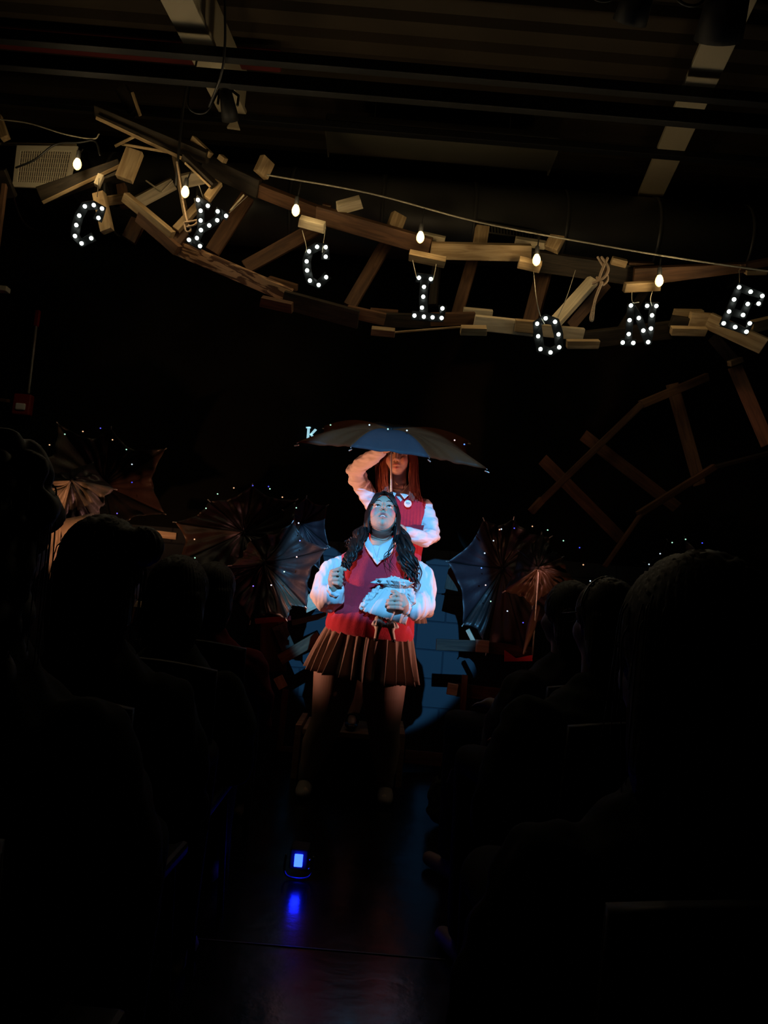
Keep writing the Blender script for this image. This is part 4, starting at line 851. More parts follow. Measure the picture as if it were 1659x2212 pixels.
# gathered ribbed waist of the vest, folded over
rows = []; A = np.linspace(0, 2 * math.pi, 200, endpoint=False)
for i, (uL, vL, uR, vR, ry) in enumerate(((732, 1298, 886, 1312, .138), (717, 1312, 893, 1328, .176), (712, 1325, 893, 1340, .192), (706, 1338, 893, 1352, .200), (704, 1348, 893, 1366, .203), (706, 1358, 892, 1378, .200), (716, 1364, 888, 1386, .185))):
    c, ax, ay = ring(uL, vL, uR, vR, Y0, ry); row = []
    g_ = (1, 1, .9, .45, .25, .2, .2)[i]
    for a in A:
        k = 1 + 0.012 * g_ * math.sin(24 * a + 2 * math.sin(3 * a) + i * .5) + 0.014 * g_ * math.sin(9 * a - i * 0.9)
        row.append(c + ax * math.cos(a) * k + ay * math.sin(a) * k)
    rows.append(row)
MB().grid(rows, True).build('vest_waistband', M['rib'], g1, solid=0.008, sub=1)
# pleated skirt
rows = []; NP = 30; A = np.linspace(0, 2 * math.pi, NP * 8, endpoint=False); wav = [0, .15, .45, .85, 1.0, .95, .5, .1]
for i in range(13):
    t_ = i / 12; uL = 712 - 43 * t_ ** .8; uR = 888 + 6 * t_ ** .9; vL = 1345 + 97 * t_; vR = 1362 + 114 * t_
    c, ax, ay = ring(uL, vL, uR, vR, Y0, .165 + .10 * t_); row = []
    for j, a in enumerate(A):
        kk = (wav[j % 8] - .5) * (.05 + .21 * t_) * (1 + .6 * math.sin((j // 8) * 2.4)) + .02 * t_ * math.sin(3 * a)
        a2 = a + 0.05 * (wav[(j + 2) % 8] - .5) * t_ + .055 * math.sin((j // 8) * 5.1 + 1.2 * t_) * t_ ** .7
        row.append(c + ax * math.cos(a2) * (1 + kk * .75) + ay * math.sin(a2) * (1 + kk))
    rows.append(row)
MB().grid(rows, True).build('skirt', M['skirt'], g1, solid=0.002)
# shoes and socks
for u in (660, 833):
    z0 = zA(u, 0); so = MB()
    so.loft([(Vector((z0.x, Y0 + .07, .03)), Vector((.030, 0, 0)), Vector((0, 0, .028))), (Vector((z0.x, Y0 + .02, .045)), Vector((.038, 0, 0)), Vector((0, 0, .045))), (Vector((z0.x, Y0 - .05, .038)), Vector((.044, 0, 0)), Vector((0, 0, .036))), (Vector((z0.x, Y0 - .11, .03)), Vector((.045, 0, 0)), Vector((0, 0, .028))), (Vector((z0.x, Y0 - .165, .024)), Vector((.026, 0, 0)), Vector((0, 0, .018)))], 20)
    so.build('shoe', M['shoe_white'], g1, sub=1)
    MB().tube([z0 + Vector((0, 0, .0)), z0 + Vector((0, 0, .07))], [.042, .043], 18).build('sock', M['shoe_white'], g1)
# headset microphone wire and a curled ear cable
MB().tube(crv([F(797, 1128, -.06), F(803, 1136, -.105), F(815, 1143, -.125), F(830, 1147, -.128), F(842, 1143, -.115), F(851, 1132, -.07)]), 0.0013, 6).build('chin_strap', M['lash'], g1)
# hair: crown, curtain fringe, two long curled bunches
hr = MB()
hr.ell(L1(0, -.030, .050), (.092, .098, .094), R1, 32, 20)
hr.ell(L1(0, -.055, .0), (.088, .07, .10), R1, 24, 14)
V, Fq = remesh(hr, 0.005, 4); N = normals(V, Fq)
Qh = (V - np.array(O1)) @ np.array(R1)
V = V + N * (0.0022 * np.sin(np.arctan2(Qh[:, 0], Qh[:, 1] + .03) * 46 + 3 * np.sin(Qh[:, 2] * 40)))[:, None]
np_obj('hair', V, Fq, M['hair_black'], g1)
st = MB(); r2 = random.Random(4)
for s_ in (-1, 1):
    for i in range(30):     # fringe sweeping from a centre parting to the temples
        f_ = i / 29; x0 = s_ * (.004 + .026 * f_ + r2.uniform(-.003, .003)); zt = .104 - .018 * f_
        st.tube(crv([L1(x0 * .5, .030, .128), L1(x0 * 1.1, .070, .112 - .02 * f_), L1(s_ * (.026 + .030 * f_), .082 - .02 * f_, .075 - .012 * f_), L1(s_ * (.050 + .016 * f_), .066 - .022 * f_, .048), L1(s_ * (.068 + .010 * f_ + r2.uniform(-.002, .003)), .040 - .02 * f_, .018 - r2.uniform(0, .03))], 6), [.0058 - .0035 * k / 24 for k in range(25)], 6)
    for i in range(22):     # fringe falling over the brow
        f_ = i / 21; x0 = s_ * (.002 + .02 * f_)
        st.tube(crv([L1(x0, .040, .124), L1(s_ * (.008 + .030 * f_), .076 - .006 * f_, .098), L1(s_ * (.022 + .030 * f_), .090 - .014 * f_, .070 + .004 * math.sin(i)), L1(s_ * (.036 + .028 * f_), .086 - .018 * f_, .048 + r2.uniform(-.004, .004)), L1(s_ * (.050 + .022 * f_), .074 - .016 * f_, .030 + r2.uniform(-.008, .004))], 6), [.0052 - .0036 * k / 24 for k in range(25)], 6)
    for i in range(16):     # sheets from the temples down past the cheeks
        f_ = i / 15; x1 = s_ * (.070 + .016 * f_ + r2.uniform(-.002, .002))
        ln = -.105 if s_ > 0 else -.06
        st.tube(crv([L1(s_ * .05, .03 - .05 * f_, .105), L1(x1, .035 - .05 * f_, .04), L1(x1 * 1.04, .036 - .045 * f_, -.03), L1(x1 * 1.02 + r2.uniform(-.004, .004), .028 - .03 * f_, ln), L1(x1 * .95, .0 - .03 * f_, ln - .04)], 6), .0056, 6)
st.build('fringe', M['hair_black'], g1)
bl = MB(); r2 = random.Random(9)
bl.tube([F(792, 1146, .0), F(778, 1160, -.05), F(766, 1182, -.13), F(755, 1205, -.19), F(747, 1222, -.21)], [.016, .026, .028, .024, .01], 14)
for i in range(34):
    j = lambda s_: r2.uniform(-s_, s_)
    e = r2.uniform(.55, 1)
    curl(bl, [F(796 + j(3), 1140 + j(6), .0 + j(.03)), F(780 + j(9), 1154 + j(6), -.05 + j(.03)), F(768 + j(10), 1180, -.13 + j(.025)), F(756 + j(10), 1205, -.19 + j(.02)), F(744 + 6 * (1 - e) + j(8), 1190 + 42 * e, -.215 + j(.018))], .011, r2.uniform(2, 3.5), r2.uniform(.008, .014), r2.uniform(0, 6), 90, 8)
for i in range(14):
    curl(bl, [F(792, 1140, .02), F(772 + r2.uniform(-8, 4), 1160, .03), F(752 + r2.uniform(-8, 8), 1175 + r2.uniform(-8, 8), .04)], .012, 2.5, .006, r2.uniform(0, 6))
bl.build('curled_bunch', M['hair_black'], g1)
bl = MB()
bl.tube([F(860, 1146, .0), F(870, 1162, -.04), F(877, 1188, -.12), F(883, 1215, -.165), F(887, 1240, -.185)], [.016, .028, .034, .032, .012], 14)
for i in range(44):
    j = lambda s_: r2.uniform(-s_, s_)
    e = r2.uniform(.5, 1)
    curl(bl, [F(856 + j(4), 1140 + j(6), .0 + j(.03)), F(870 + j(8), 1158 + j(6), -.04 + j(.03)), F(876 + j(14), 1185, -.12 + j(.025)), F(882 + j(17), 1215, -.17 + j(.02)), F(886 + 6 * e + j(14), 1200 + 62 * e, -.19 + j(.018))], .012, r2.uniform(2, 3.5), r2.uniform(.008, .014), r2.uniform(0, 6), 90, 8)
for i in range(4):
    curl(bl, [F(852, 1140, -.03), F(850 + r2.uniform(-6, 6), 1175, -.13), F(838 + r2.uniform(-12, 6), 1205, -.165), F(848 + r2.uniform(-12, 12), 1232 + r2.uniform(-8, 8), -.18)], .007, 1.3, .0022, r2.uniform(0, 6), 150)
for i in range(3):
    curl(bl, [F(895, 1200, -.16), F(908, 1225 + i, -.19), F(903 + 3 * i, 1250, -.2), F(892 + 3 * i, 1278, -.215)], .004, 1.5, .002, i, 100)
bl.build('curled_bunch', M['hair_black'], g1)

# ---------------------------------------------------------------- doll held by the front performer
dl = thing('doll', F(840, 1310, -.24), 'headless doll in a ragged white dress held by the front performer', 'doll')
def lin(a, b, n): return [tuple(a[i] + (b[i] - a[i]) * k / n for i in range(len(a))) for k in range(n)]
def cloth_rings(key, seed, n=150, sub_=7, hem=.0):
    r_ = random.Random(seed); wv_ = [(r_.randint(4, 19), r_.uniform(0, 6), r_.uniform(.5, 1), r_.uniform(-2.5, 2.5)) for _ in range(7)]
    ks = []
    for a_, b_ in zip(key[:-1], key[1:]): ks += lin(a_, b_, sub_)
    ks.append(key[-1]); rows = []
    for i, q in enumerate(ks):
        c, ax, ay = ring(q[0], q[1], q[2], q[3], Y0 + q[4], q[5]); f_ = i / (len(ks) - 1); row = []
        for a in np.linspace(0, 2 * math.pi, n, endpoint=False):
            d = sum(w_ * math.sin(m_ * a + ph + sk * f_) for m_, ph, w_, sk in wv_) / 2.6
            zz = hem * max(0, f_ - .8) * 5 * (abs(((a * 8.3 + math.sin(a * 3)) % 1) - .5) - .25)
            row.append(c + (ax * math.cos(a) + ay * math.sin(a)) * (1 + q[6] * d) + up * zz)
        rows.append(row)
    return rows
MB().grid(cloth_rings([(832, 1262, 880, 1266, -.215, .026, .05), (826, 1272, 882, 1280, -.216, .030, .08), (810, 1288, 880, 1306, -.214, .036, .12), (793, 1306, 876, 1328, -.212, .042, .16), (786, 1320, 868, 1347, -.21, .050, .2)], 2, hem=.02), True).build('dress', M['doll_cloth'], dl, solid=0.002)
MB().grid(cloth_rings([(846, 1248, 866, 1250, -.222, .018, .08), (828, 1250, 880, 1254, -.224, .034, .2), (815, 1260, 888, 1266, -.224, .044, .26)], 15, hem=.012), True).build('ruffled_collar', M['doll_cloth'], dl, solid=0.002)
for sd, dy_, ex, vv in ((8, -.004, -3, 2),):
    MB().grid(cloth_rings([(836, 1266 + vv, 874, 1269 + vv, -.222 + dy_, .022, .08), (822 - ex, 1258 + vv, 884 + ex, 1264 + vv, -.225 + dy_, .036, .22), (812 - ex, 1249 + vv, 890 + ex, 1256 + vv, -.23 + dy_, .045, .34)], sd, hem=.012), True).build('ruffled_collar', M['doll_cloth'], dl, solid=0.002)
tr_ = MB(); tr_.ell(F(852, 1256, -.22), (.042, .03, .026)); tr_.ell(F(850, 1276, -.215), (.05, .03, .06)); V, Fq = remesh(tr_, .004, 3); N = normals(V, Fq); V = folds(V, N, .0045, 300, 12); np_obj('bodice', V, Fq, M['doll_cloth'], dl)
for k_, pts in enumerate(([(818, 1272), (800, 1290), (786, 1308), (782, 1314)], [(884, 1272), (889, 1288), (890, 1300), (886, 1310)])):
    V, Fq = remesh(MB().tube([F(u, v, -.215) for u, v in pts], [.018, .021, .021, .012], 14), .004, 3); N = normals(V, Fq); V = folds(V, N, .004, 280, 3 + k_); np_obj('doll_sleeve', V, Fq, M['doll_cloth'], dl)
for (a, b, c2_) in (((818, 1338), (816, 1362), (812, 1380)), ((846, 1342), (846, 1364), (850, 1382))):
    lg = MB().tube([F(*a, -.21), F(a[0] * .5 + b[0] * .5, a[1] * .5 + b[1] * .5, -.225), F(*b, -.225), F(*c2_, -.225)], [.022, .025, .014, .011], 14).build('doll_leg', M['doll_leg'], dl)
    MB().ell(F(c2_[0], c2_[1] + 2, -.235), (.013, .02, .009)).build('doll_shoe', M['shoe'], lg)
    fr_ = []
    for t_, r_ in ((0, .022), (.5, .030), (1, .034)):
        p = F(a[0], a[1] + 4 + t_ * 10, -.22); fr_.append([p + Vector((math.cos(q), math.sin(q), .12 * math.sin(9 * q))) * r_ * (1 + .12 * math.sin(9 * q)) for q in np.linspace(0, 6.283, 45, endpoint=False)])
    MB().grid(fr_, True).build('doll_bloomer', M['doll_cloth'], lg, solid=.002)

# ---------------------------------------------------------------- rear performer, standing on the step
Y1 = 4.55
def B(u, v, dy=0.0): return P(u, v, Y1 + dy)
g2 = thing('person', (B(775, 1575).x, Y1, 0.28), 'rear performer in red vest holding umbrella, face hidden above the nose', 'person')
O2 = B(859, 986, -.08); R2 = headframe(R(-4), R(-8), R(-4))
def L2(x, y, z): return O2 + R2 @ Vector((x, y, z))
bd = MB(); head_parts(bd, O2, R2, 1.0)
bd.tube([L2(0, -.02, -.05), B(860, 1042, .0), B(860, 1068, .02)], [.052, .050, .056], 20)
bd.loft([ring(842, 1052, 876, 1055, Y1 + .02, .045), ring(815, 1064, 903, 1072, Y1 + .02, .07), ring(806, 1080, 912, 1089, Y1 + .01, .08), ring(798, 1130, 914, 1140, Y1, .11), ring(792, 1190, 902, 1198, Y1, .10), ring(780, 1260, 898, 1268, Y1, .125), ring(775, 1310, 892, 1318, Y1, .13)], 32)
zt = 0.285
def zB(u, dy, z): p = B(u, 1560, dy); return Vector((p.x, p.y, z))
leg(bd, [(B(805, 1300), .09), (B(790, 1380), .075), (B(780, 1440, -.01), .054), (B(774, 1490, .02), .052), (B(764, 1540), .034), (zB(760, 0, zt + .08), .032)])
leg(bd, [(B(865, 1305), .09), (B(850, 1385), .075), (B(842, 1445, -.01), .054), (B(836, 1495, .02), .052), (B(826, 1545), .034), (zB(822, 0, zt + .08), .032)])
for u in (760, 822): bd.tube([zB(u, .02, zt + .045), zB(u, -.12, zt + .03)], [.030, .024], 14)
# raised arm with hand gripping under the canopy, folded lower arm
bd.tube([B(802, 1082, .0), B(778, 1045, -.06), B(762, 1016, -.12), B(792, 994, -.22), B(822, 976, -.30), B(832, 970, -.32)], [.034, .036, .036, .030, .025, .024], 16)
bd.tube([B(832, 970, -.32), B(842, 962, -.33)], [.024, .032], 14)
for i in range(4):
    z_ = 955 + i * 5.5; bd.tube([B(836, z_ + 4, -.33), B(844, z_, -.365), B(853, z_ + 1, -.36), B(853, z_ + 3, -.335)], [.0095, .0095, .0088, .008], 10)
bd.tube([B(838, 968, -.33), B(848, 960, -.37), B(856, 958, -.365)], [.012, .010, .0085], 10)
bd.tube([B(918, 1092, .0), B(930, 1130, -.02), B(936, 1162, -.06), B(905, 1160, -.16), B(880, 1150, -.22), B(872, 1146, -.24)], [.034, .036, .036, .030, .024, .022], 16)
bd.tube([B(872, 1146, -.24), B(864, 1142, -.26)], [.024, .028], 14)
for i in range(4): bd.tube([B(866, 1140 + 3.5 * i, -.26), B(855, 1137 + 3.5 * i, -.27), B(845, 1136 + 3.6 * i, -.262), B(838, 1137 + 3.6 * i, -.25)], [.009, .009, .0085, .0075], 10)
bd.tube([B(868, 1142, -.26), B(862, 1135, -.275), B(856, 1131, -.275)], [.011, .0095, .008], 10)
V, Fq = remesh(bd, 0.004, 4, lambda V: np.clip((((V - np.array(O2)) @ np.array(R2))[:, 1] - 0.03) * 60, 0, .9) * (np.linalg.norm(V - np.array(O2), axis=1) < .16))
V, T = face_finish(V, O2, R2, 1.0, blush=.15, mouth_open=False)
np_obj('body', V, Fq, M['skin'], g2, T)
face_children(g2, O2, R2, 1.0)
sh = MB()
trunk2 = lambda e: [ring(828 - e, 1058, 888 + e, 1062, Y1 + .02, .062 + e * .0028), ring(810 - e, 1066, 906 + e, 1074, Y1 + .02, .078 + e * .0028), ring(794 - e, 1080, 924 + e, 1090, Y1 + .01, .100 + e * .0028), ring(794 - e, 1130, 918 + e, 1140, Y1, .120 + e * .0028), ring(790 - e, 1190, 906 + e, 1198, Y1, .112 + e * .0028), ring(785 - e, 1240, 902 + e, 1248, Y1, .125 + e * .0028)]
sh.loft(trunk2(0), 32)
sh.tube([B(806, 1086, .0), B(790, 1060, -.04), B(774, 1036, -.09), B(768, 1016, -.13), B(782, 1001, -.19), B(804, 988, -.26), B(822, 977, -.305)], [.056, .056, .058, .056, .048, .040, .034], 22)
sh.tube([B(914, 1096, .0), B(926, 1126, -.02), B(931, 1156, -.06), B(918, 1166, -.13), B(896, 1158, -.19), B(878, 1149, -.225)], [.056, .054, .056, .050, .042, .032], 22)
V, Fq = remesh(sh, 0.0045, 4); N = normals(V, Fq); V = folds(V, N, 0.0048, 55, 21, stretch=(.7, 1.2, 1.4)); N = normals(V, Fq); V = folds(V, N, 0.0013, 150, 22, stretch=(.5, 1, 1.4))
np_obj('shirt', V, Fq, M['shirt'], g2)
vt = MB(); vt.loft(trunk2(4), 40); V, Fq = remesh(vt, 0.005, 4)
N = normals(V, Fq); V = V + N * (0.0012 * np.sin(V[:, 0] * 320))[:, None]
wc = B(866, 1084, -.14); w1 = B(838, 1050, -.14) - wc; w2 = B(892, 1052, -.14) - wc
def vest2(bm):
    n1 = w1.cross(fw).normalized(); n2 = w2.cross(fw).normalized()
    if n1.dot(w2) < 0: n1 = -n1
    if n2.dot(w1) < 0: n2 = -n2
    la = P(797, 1080, Y1); lb2 = P(790, 1118, Y1); nl = (lb2 - la).cross(fw).normalized(); nl = nl if nl.x < 0 else -nl
    ra = P(922, 1086, Y1); rb = P(908, 1130, Y1); nr_ = (rb - ra).cross(fw).normalized(); nr_ = nr_ if nr_.x > 0 else -nr_
    arm = P(850, 1134, Y1)
    for co, no in ((wc, n1), (wc, n2), (la, nl), (ra, nr_), (arm, up)): bisect(bm, co, no)
    def pred(c):
        if (c - wc).dot(n1) > 0 and (c - wc).dot(n2) > 0: return True
        return (c - arm).dot(up) > 0 and ((c - la).dot(nl) > 0 or (c - ra).dot(nr_) > 0)
    drop(bm, pred)
np_obj('vest', V, Fq, M['vest'], g2, cutter=vest2, solid=0.007)
flap([(838, 1042, -.02), (846, 1054, -.07), (856, 1066, -.10)], [(832, 1050, -.02), (838, 1066, -.09), (850, 1078, -.13)], g2, B)
flap([(884, 1044, -.02), (874, 1056, -.07), (864, 1066, -.10)], [(890, 1052, -.02), (886, 1066, -.09), (874, 1078, -.13)], g2, B)
rows = []; A = np.linspace(0, 2 * math.pi, 24 * 8, endpoint=False)
for i in range(9):
    t_ = i / 8; c, ax, ay = ring(784 - 28 * t_, 1238 + 100 * t_, 903 + 14 * t_, 1246 + 100 * t_, Y1, .13 + .06 * t_)
    rows.append([c + (ax * math.cos(a) + ay * math.sin(a)) * (1 + (wav[j % 8] - .5) * (.02 + .12 * t_)) for j, a in enumerate(A)])
MB().grid(rows, True).build('skirt', M['skirt'], g2, solid=0.002)
for u in (760, 822):
    z0 = zB(u, 0, 0)
    MB().loft([(Vector((z0.x, Y1 + .065, zt + .022)), Vector((.028, 0, 0)), Vector((0, 0, .024))), (Vector((z0.x, Y1 + .02, zt + .03)), Vector((.036, 0, 0)), Vector((0, 0, .03))), (Vector((z0.x, Y1 - .06, zt + .022)), Vector((.040, 0, 0)), Vector((0, 0, .022))), (Vector((z0.x, Y1 - .12, zt + .022)), Vector((.040, 0, 0)), Vector((0, 0, .022))), (Vector((z0.x, Y1 - .17, zt + .018)), Vector((.022, 0, 0)), Vector((0, 0, .014)))], 20).build('shoe', M['shoe'], g2, sub=1)
    MB().tube(crv([(z0.x - .038, Y1 - .03, zt + .03), (z0.x - .02, Y1 - .05, zt + .072), (z0.x + .02, Y1 - .05, zt + .072), (z0.x + .038, Y1 - .03, zt + .03)]), .006, 8).build('shoe_strap', M['shoe'], g2)
# long loose auburn hair
hr = MB(); hr.ell(L2(0, -.025, .045), (.086, .100, .090), R2, 28, 16); V, Fq = remesh(hr, .005, 3); np_obj('hair', V, Fq, M['hair_auburn'], g2)
r2 = random.Random(5); lk = MB()
for i in range(70):
    s_ = -1 if i % 2 else 1; f_ = r2.random(); u1 = 859 + s_ * (24 + 14 * f_); e = r2.uniform(.6, 1)
    top = L2(s_ * .05, .04 - .1 * f_, .10)
    uu = (836 - 22 * f_, 842 - 30 * f_) if s_ < 0 else (886 + 14 * f_, 884 + 26 * f_)
    dd = -.14 + .12 * f_
    lk.tube(crv([top, B(uu[0] + r2.uniform(-2, 2), 990, dd + .03), B(uu[0] + r2.uniform(-3, 3), 1030, dd), B(uu[1] + r2.uniform(-4, 4), 1040 + 45 * e, dd - .02)], 7), [.0105 - .0088 * (k / 21) ** 1.5 for k in range(22)], 6)
lk.build('hair_strands', M['hair_auburn'], g2)
# badge
bc = B(881, 1088, -.132); t = MB().loft([(bc, rt * .023, up * .023), (bc + fw * -.004, rt * .022, up * .022), (bc + fw * -.006, rt * .016, up * .016)], 28).build('badge', M['badge'], g2)
MB().tube(crv([bc - fw * .007 + rt * x + up * z for x, z in ((-.010, .002), (-.004, .008), (.006, .006), (.010, 0), (0, -.002), (-.008, .001))]), .0012, 6).build('badge_drawing', M['badge_ink'], t)
# ================================================================ seated audience and chairs
def chair(x, y, yaw, label, m='black'):
    t = thing('audience_chair', (x, y, 0), label, 'chair', 'audience chairs'); q = Matrix.Rotation(yaw, 3, 'Z')
    def W(a, b, c): return q @ Vector((a, b, 0)) + Vector((x, y, c))
    MB().box((x, y, .44), (.44, .42, .035), q).build('seat', M[m], t, smooth=False, bevel=.012)
    rows = [[W(-.21 + .42 * i / 8, -.22 - .02 * math.sin(math.pi * i / 8) - (z - .55) * .12, z + .02 * math.sin(math.pi * i / 8)) for i in range(9)] for z in (.56, .62, .70, .78, .84)]
    MB().grid(rows).build('backrest', M[m], t, solid=.02)
    for sx in (-1, 1):
        for sy in (-1, 1): MB().tube([W(sx * .19, sy * .17, .43), W(sx * .21, sy * .2, .0)], .011, 10).build('leg', M['black_metal'], t)
        MB().tube([W(sx * .2, -.19, .43), W(sx * .2, -.25, .83)], .010, 10).build('back_upright', M['black_metal'], t)
    return t
def sitter(label, u, v, hr_, Yh, cloth, hairm, shoulder, turn=0.0, face=False, style='short', chl='', lean=0.0, hairlen=0.0, bulk=1.0):
    """audience member seen from behind; (u, v) head centre, hr_ head half width in px incl. hair"""
    H = P(u, v, Yh); k = hr_ * px(Yh); zs = H.z; s_ = min(1.2, max(.9, k / .098))
    seat = .45; base = Vector((H.x, Yh - .05 * 0, 0))
    t = thing('person', base, label, 'person')
    q = Matrix.Rotation(turn, 3, 'Z'); fwd = q @ Vector((0, 1, 0)); rgt = q @ Vector((1, 0, 0)); Rm = Matrix((rgt, fwd, Vector((0, 0, 1)))).transposed()
    kk = min(k / .088, 1.12); bd = MB(); head_parts(bd, H, Rm, kk)
    def W(a, b, c): return H + rgt * a + fwd * b + Vector((0, 0, c))
    top = H.z; sz = top - .25 * 1.0; hip = seat + .15
    bd.tube([W(0, -.01, -.05), W(0, -.02, -.20)], [.055, .058], 16)
    sh_ = shoulder
    bd.loft([(W(0, -.02, -.18), rgt * .06, fwd * .055), (W(0, -.02, -.225), rgt * sh_ * .7, fwd * .08), (W(0, -.02, -.27), rgt * sh_, fwd * .10), (W(0, -.02, -.42), rgt * sh_ * .93, fwd * .12), (Vector((H.x, H.y, hip + .1)) + fwd * .0, rgt * sh_ * .8, fwd * .12), (Vector((H.x, H.y, hip - .02)), rgt * sh_ * .85, fwd * .14)], 24)
    hp = Vector((H.x, H.y, hip))
    for a in (-1, 1):
        kn = hp + rgt * a * .12 + fwd * .42; an = Vector((kn.x, kn.y, .08)) + fwd * .0
        bd.tube([hp + rgt * a * .09, kn, an], [.085, .06, .04], 14); bd.tube([an + Vector((0, 0, -.04)) - fwd * .03, an + Vector((0, 0, -.045)) + fwd * .14], [.035, .03], 12)
        el = W(a * (sh_ + .03), .02, -.52); hd = hp + rgt * a * .10 + fwd * .22 + Vector((0, 0, .10))
        bd.tube([W(a * (sh_ - .02), -.02, -.28), el, hd], [.05, .042, .028], 14)
        bd.tube([hd, hd + fwd * .05], [.026, .03], 12)
        for i in range(4): b0 = hd + fwd * .07 + rgt * (i - 1.5) * .019; bd.tube([b0, b0 + fwd * .035 + Vector((0, 0, -.008)), b0 + fwd * .055 + Vector((0, 0, -.025))], [.0095, .009, .008], 8)
        bd.tube([hd + fwd * .02 - rgt * a * .02, hd + fwd * .05 - rgt * a * .05], [.012, .009], 8)
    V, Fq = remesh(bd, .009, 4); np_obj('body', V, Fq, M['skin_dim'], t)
    cl = MB(); e = .022 * bulk
    cl.loft([(W(0, -.03, -.135), rgt * .068, fwd * .066), (W(0, -.02, -.175), rgt * (.07 + e), fwd * (.07 + e)), (W(0, -.02, -.232), rgt * (sh_ * .7 + e), fwd * (.09 + e)), (W(0, -.02, -.275), rgt * (sh_ + e), fwd * (.11 + e)), (W(0, -.02, -.42), rgt * (sh_ * .95 + e), fwd * (.13 + e)), (hp + Vector((0, 0, .12)), rgt * (sh_ * .85 + e), fwd * (.13 + e)), (hp + Vector((0, 0, -.06)), rgt * (sh_ * .9 + e), fwd * (.15 + e))], 28)
    for a in (-1, 1):
        el = W(a * (sh_ + .03), .02, -.52); hd = hp + rgt * a * .10 + fwd * .22 + Vector((0, 0, .10))
        cl.tube([W(a * (sh_ - .02), -.02, -.28), W(a * (sh_ + .02), .0, -.40), el, el * .3 + hd * .7], [.05 + e, .05 + e, .046 + e, .036 + e * .6], 16)
    V, Fq = remesh(cl, .009, 4); N = normals(V, Fq); V = folds(V, N, .004, 70, int(u) % 50); np_obj('jacket', V, Fq, M[cloth], t)
    tr = MB()
    for a in (-1, 1):
        kn = hp + rgt * a * .12 + fwd * .42; tr.tube([hp + rgt * a * .08, kn, Vector((kn.x, kn.y, .12))], [.10, .072, .055], 16)
    V, Fq = remesh(tr, .01, 3); np_obj('trousers', V, Fq, M['dark_cloth'], t)
    # hair
    h = MB(); r_ = random.Random(int(u) + 3)
    hx = k
    if style == 'bald': h.ell(W(0, -.03, .02), (hx, hx * 1.1, hx * 1.12), Rm, 24, 16)
    else: h.ell(W(0, -.025, .03), (hx, hx * 1.15, hx * 1.15), Rm, 28, 18)
    if hairlen: h.loft([(W(0, -.05, .02), rgt * hx * .98, fwd * hx * .95), (W(0, -.06, -hairlen * .5), rgt * hx * 1.03, fwd * hx * .75), (W(0, -.07, -hairlen), rgt * hx * .8, fwd * hx * .5)], 24)
    if style == 'bun': h.ell(W(.095, -.03, .07), (.045, .045, .045)); h.ell(W(.06, -.05, .06), (.05, .05, .05))
    V, Fq = remesh(h, .006, 3); N = normals(V, Fq)
    if style == 'curly': V = folds(V, N, .012, 110, 4)
    else:
        an = np.arctan2(V[:, 0] - H.x, V[:, 1] - H.y); V = V + N * (.0022 * np.sin(an * 60 + 4 * np.sin(V[:, 2] * 14)))[:, None]
    # keep the face open
    def openf(bm):
        drop(bm, lambda c: (c - H).dot(fwd) > hx * .55 and (c - H).z < .055 and abs((c - H).dot(rgt)) < hx * .8)
    np_obj('hair', V, Fq, M[hairm], t, cutter=openf, solid=.004)
    if style in ('long', 'curly', 'bun'):
        w_ = MB()
        for i in range(60):
            a = r_.uniform(0, 6.28); p = W(hx * 1.0 * math.cos(a), -.03 + hx * min(.4, math.sin(a)), .04 + hx * .6 * r_.uniform(-.5, 1)); o_ = (p - H).normalized()
            w_.tube(crv([p, p + o_ * .01 + Vector((0, 0, -.03)), p + o_ * r_.uniform(.0, .025) + Vector((0, 0, -.06 - hairlen * r_.uniform(.2, .7)))], 4), [.0016 - .0001 * j for j in range(9)], 5)
        w_.build('loose_strands', M[hairm], t)
    chair(H.x, H.y - .05, turn * .5, chl)
    return t, H, Rm
# left block
sitter('seated person with big curly dark hair at the far left edge', -22, 1140, 132, 1.02, 'dark_cloth', 'hair_dark', .19, 0, style='curly', hairlen=.26, chl='dark chair under the curly-haired person at the far left')
sitter('seated person with hair tied in a bun, second from left', 228, 1240, 84, 1.75, 'dark_cloth', 'hair_dark', .20, -.1, style='bun', hairlen=.2, chl='dark chair under the person with the bun')
sitter('seated person with a smooth oval head and dark top, third from left', 386, 1292, 62, 2.42, 'green_cloth', 'hair_dark', .20, 0, style='short', hairlen=.15, chl='dark chair under the smooth-haired person third from left')
sitter('seated person in a dark red top, fourth from left', 462, 1282, 45, 3.15, 'red_cloth', 'hair_dark', .20, 0, style='short', hairlen=.14, chl='dark chair with pale curved back edge behind the red top')
# right block
t5, H5, R5 = sitter('seated person turned left in profile, dark jacket, right of the aisle', 1222, 1330, 50, 2.75, 'dim_cloth', 'hair_dark', .22, .55, style='short', hairlen=.15, chl='dark chair nearest the aisle on the right', bulk=1.6)
t6, H6, R6 = sitter('seated person in glasses with a pale hair band, behind the profile head', 1300, 1345, 62, 2.0, 'green_cloth', 'hair_grey', .23, .35, style='short', hairlen=.16, chl='dark chair under the person wearing glasses', bulk=1.5)
sitter('large long-haired person seated nearest the camera at the right', 1492, 1428, 160, 1.0, 'dark_cloth', 'hair_grey', .20, .1, style='long', hairlen=.24, chl='dark chair nearest the camera at the right')
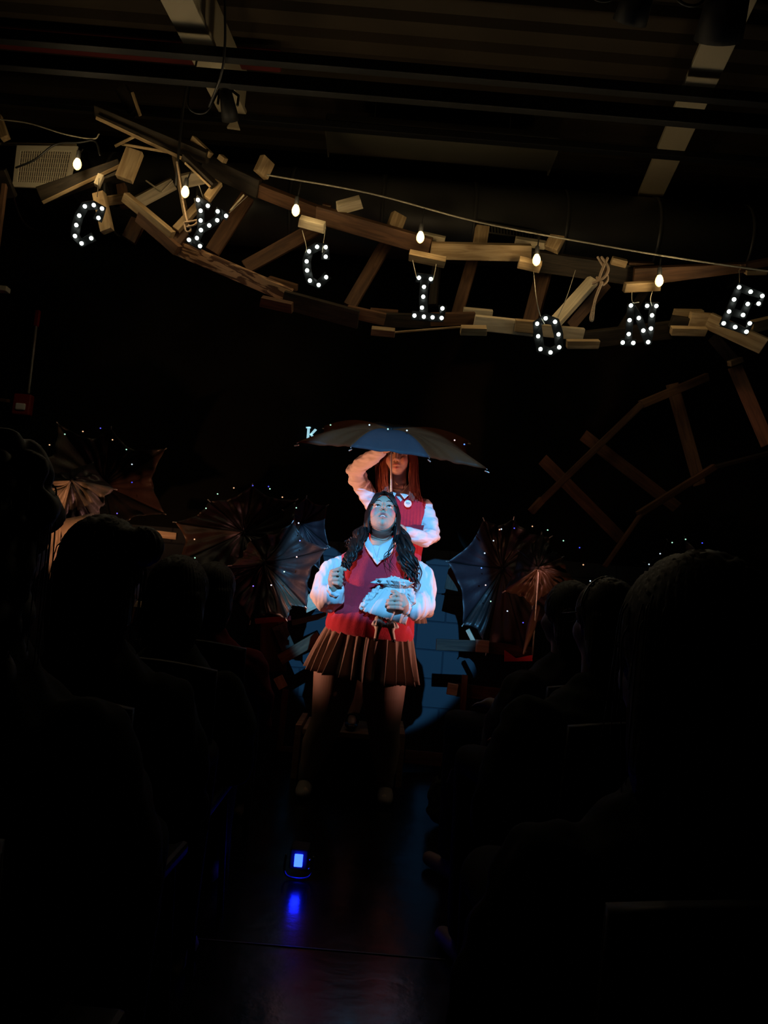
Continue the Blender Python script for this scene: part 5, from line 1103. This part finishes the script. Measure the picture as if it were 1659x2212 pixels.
# pale hair band and glasses
hb = [H6 + R6 @ Vector((.083 * math.cos(a), -.02, .03 + .092 * math.sin(a))) for a in np.linspace(.1, 3.04, 16)]
MB().tube(hb, .0025, 8).build('hair_band', M['grey_metal'], t6)
for s_ in (-1, 1):
    c = H6 + R6 @ Vector((s_ * .033, .10, .01)); MB().tube([c + R6 @ Vector((.024 * math.cos(a), 0, .018 * math.sin(a))) for a in np.linspace(0, 6.283, 20)], .0018, 6).build('glasses_rim', M['black_metal'], t6)
    MB().tube([c + R6 @ Vector((s_ * .024, 0, .006)), c + R6 @ Vector((s_ * .05, -.10, .012))], .002, 6).build('glasses_temple', M['black_metal'], t6)
# pale curved chair edge at left, bag and pale paper at right
ch = thing('chair_rail', P(540, 1468, 3.1), 'thin curved metal chair back beside the red-topped sitter', 'chair back')
MB().tube(crv([P(528, 1452, 3.1), P(542, 1458, 3.1), P(552, 1474, 3.1), P(556, 1500, 3.1), P(556, 1600, 3.1)]), .004, 8).build('rail', M['grey_metal'], ch)
MB().tube([P(556, 1595, 3.1), Vector((P(556, 1600, 3.1).x, 3.1, 0))], .004, 8).build('post', M['grey_metal'], ch)
bgc = PZ(965, 1790, 0.0)
bgt = thing('handbag', bgc, 'dark bulky bag standing on the floor by the right aisle seat', 'bag')
bm_ = MB(); c = Vector((bgc.x + .03, bgc.y + .05, .13)); bm_.ell(c, (.13, .09, .13), seg=28, nr=18); bm_.ell(c + Vector((.01, 0, -.06)), (.14, .095, .07)); V, Fq = remesh(bm_, .006, 3); N = normals(V, Fq); V = folds(V, N, .005, 90, 44); V[:, 2] = np.maximum(V[:, 2], .001)
np_obj('bag_body', V, Fq, M['green_cloth'], bgt)
MB().tube(crv([c + Vector((-.08, -.02, .10)), c + Vector((-.05, -.03, .20)), c + Vector((.05, -.03, .20)), c + Vector((.09, -.02, .10))]), .007, 8).build('bag_handle', M['rubber'], bgt)
MB().ell(c + Vector((.0, -.088, .05)), (.005, .004, .014)).build('bag_clasp', M['grey_metal'], bgt)
tag(MB().prism([P(965, 1690, 2.95), P(975, 1662, 2.95), P(998, 1652, 2.95), P(1000, 1690, 2.95), P(985, 1702, 2.95)], (0, .004, 0)).build('paper', mat('pale_paper', (.3, .24, .22), .8), smooth=False), 'crumpled pale paper poking out above the dark bag', 'paper')
bpy.context.view_layer.update()
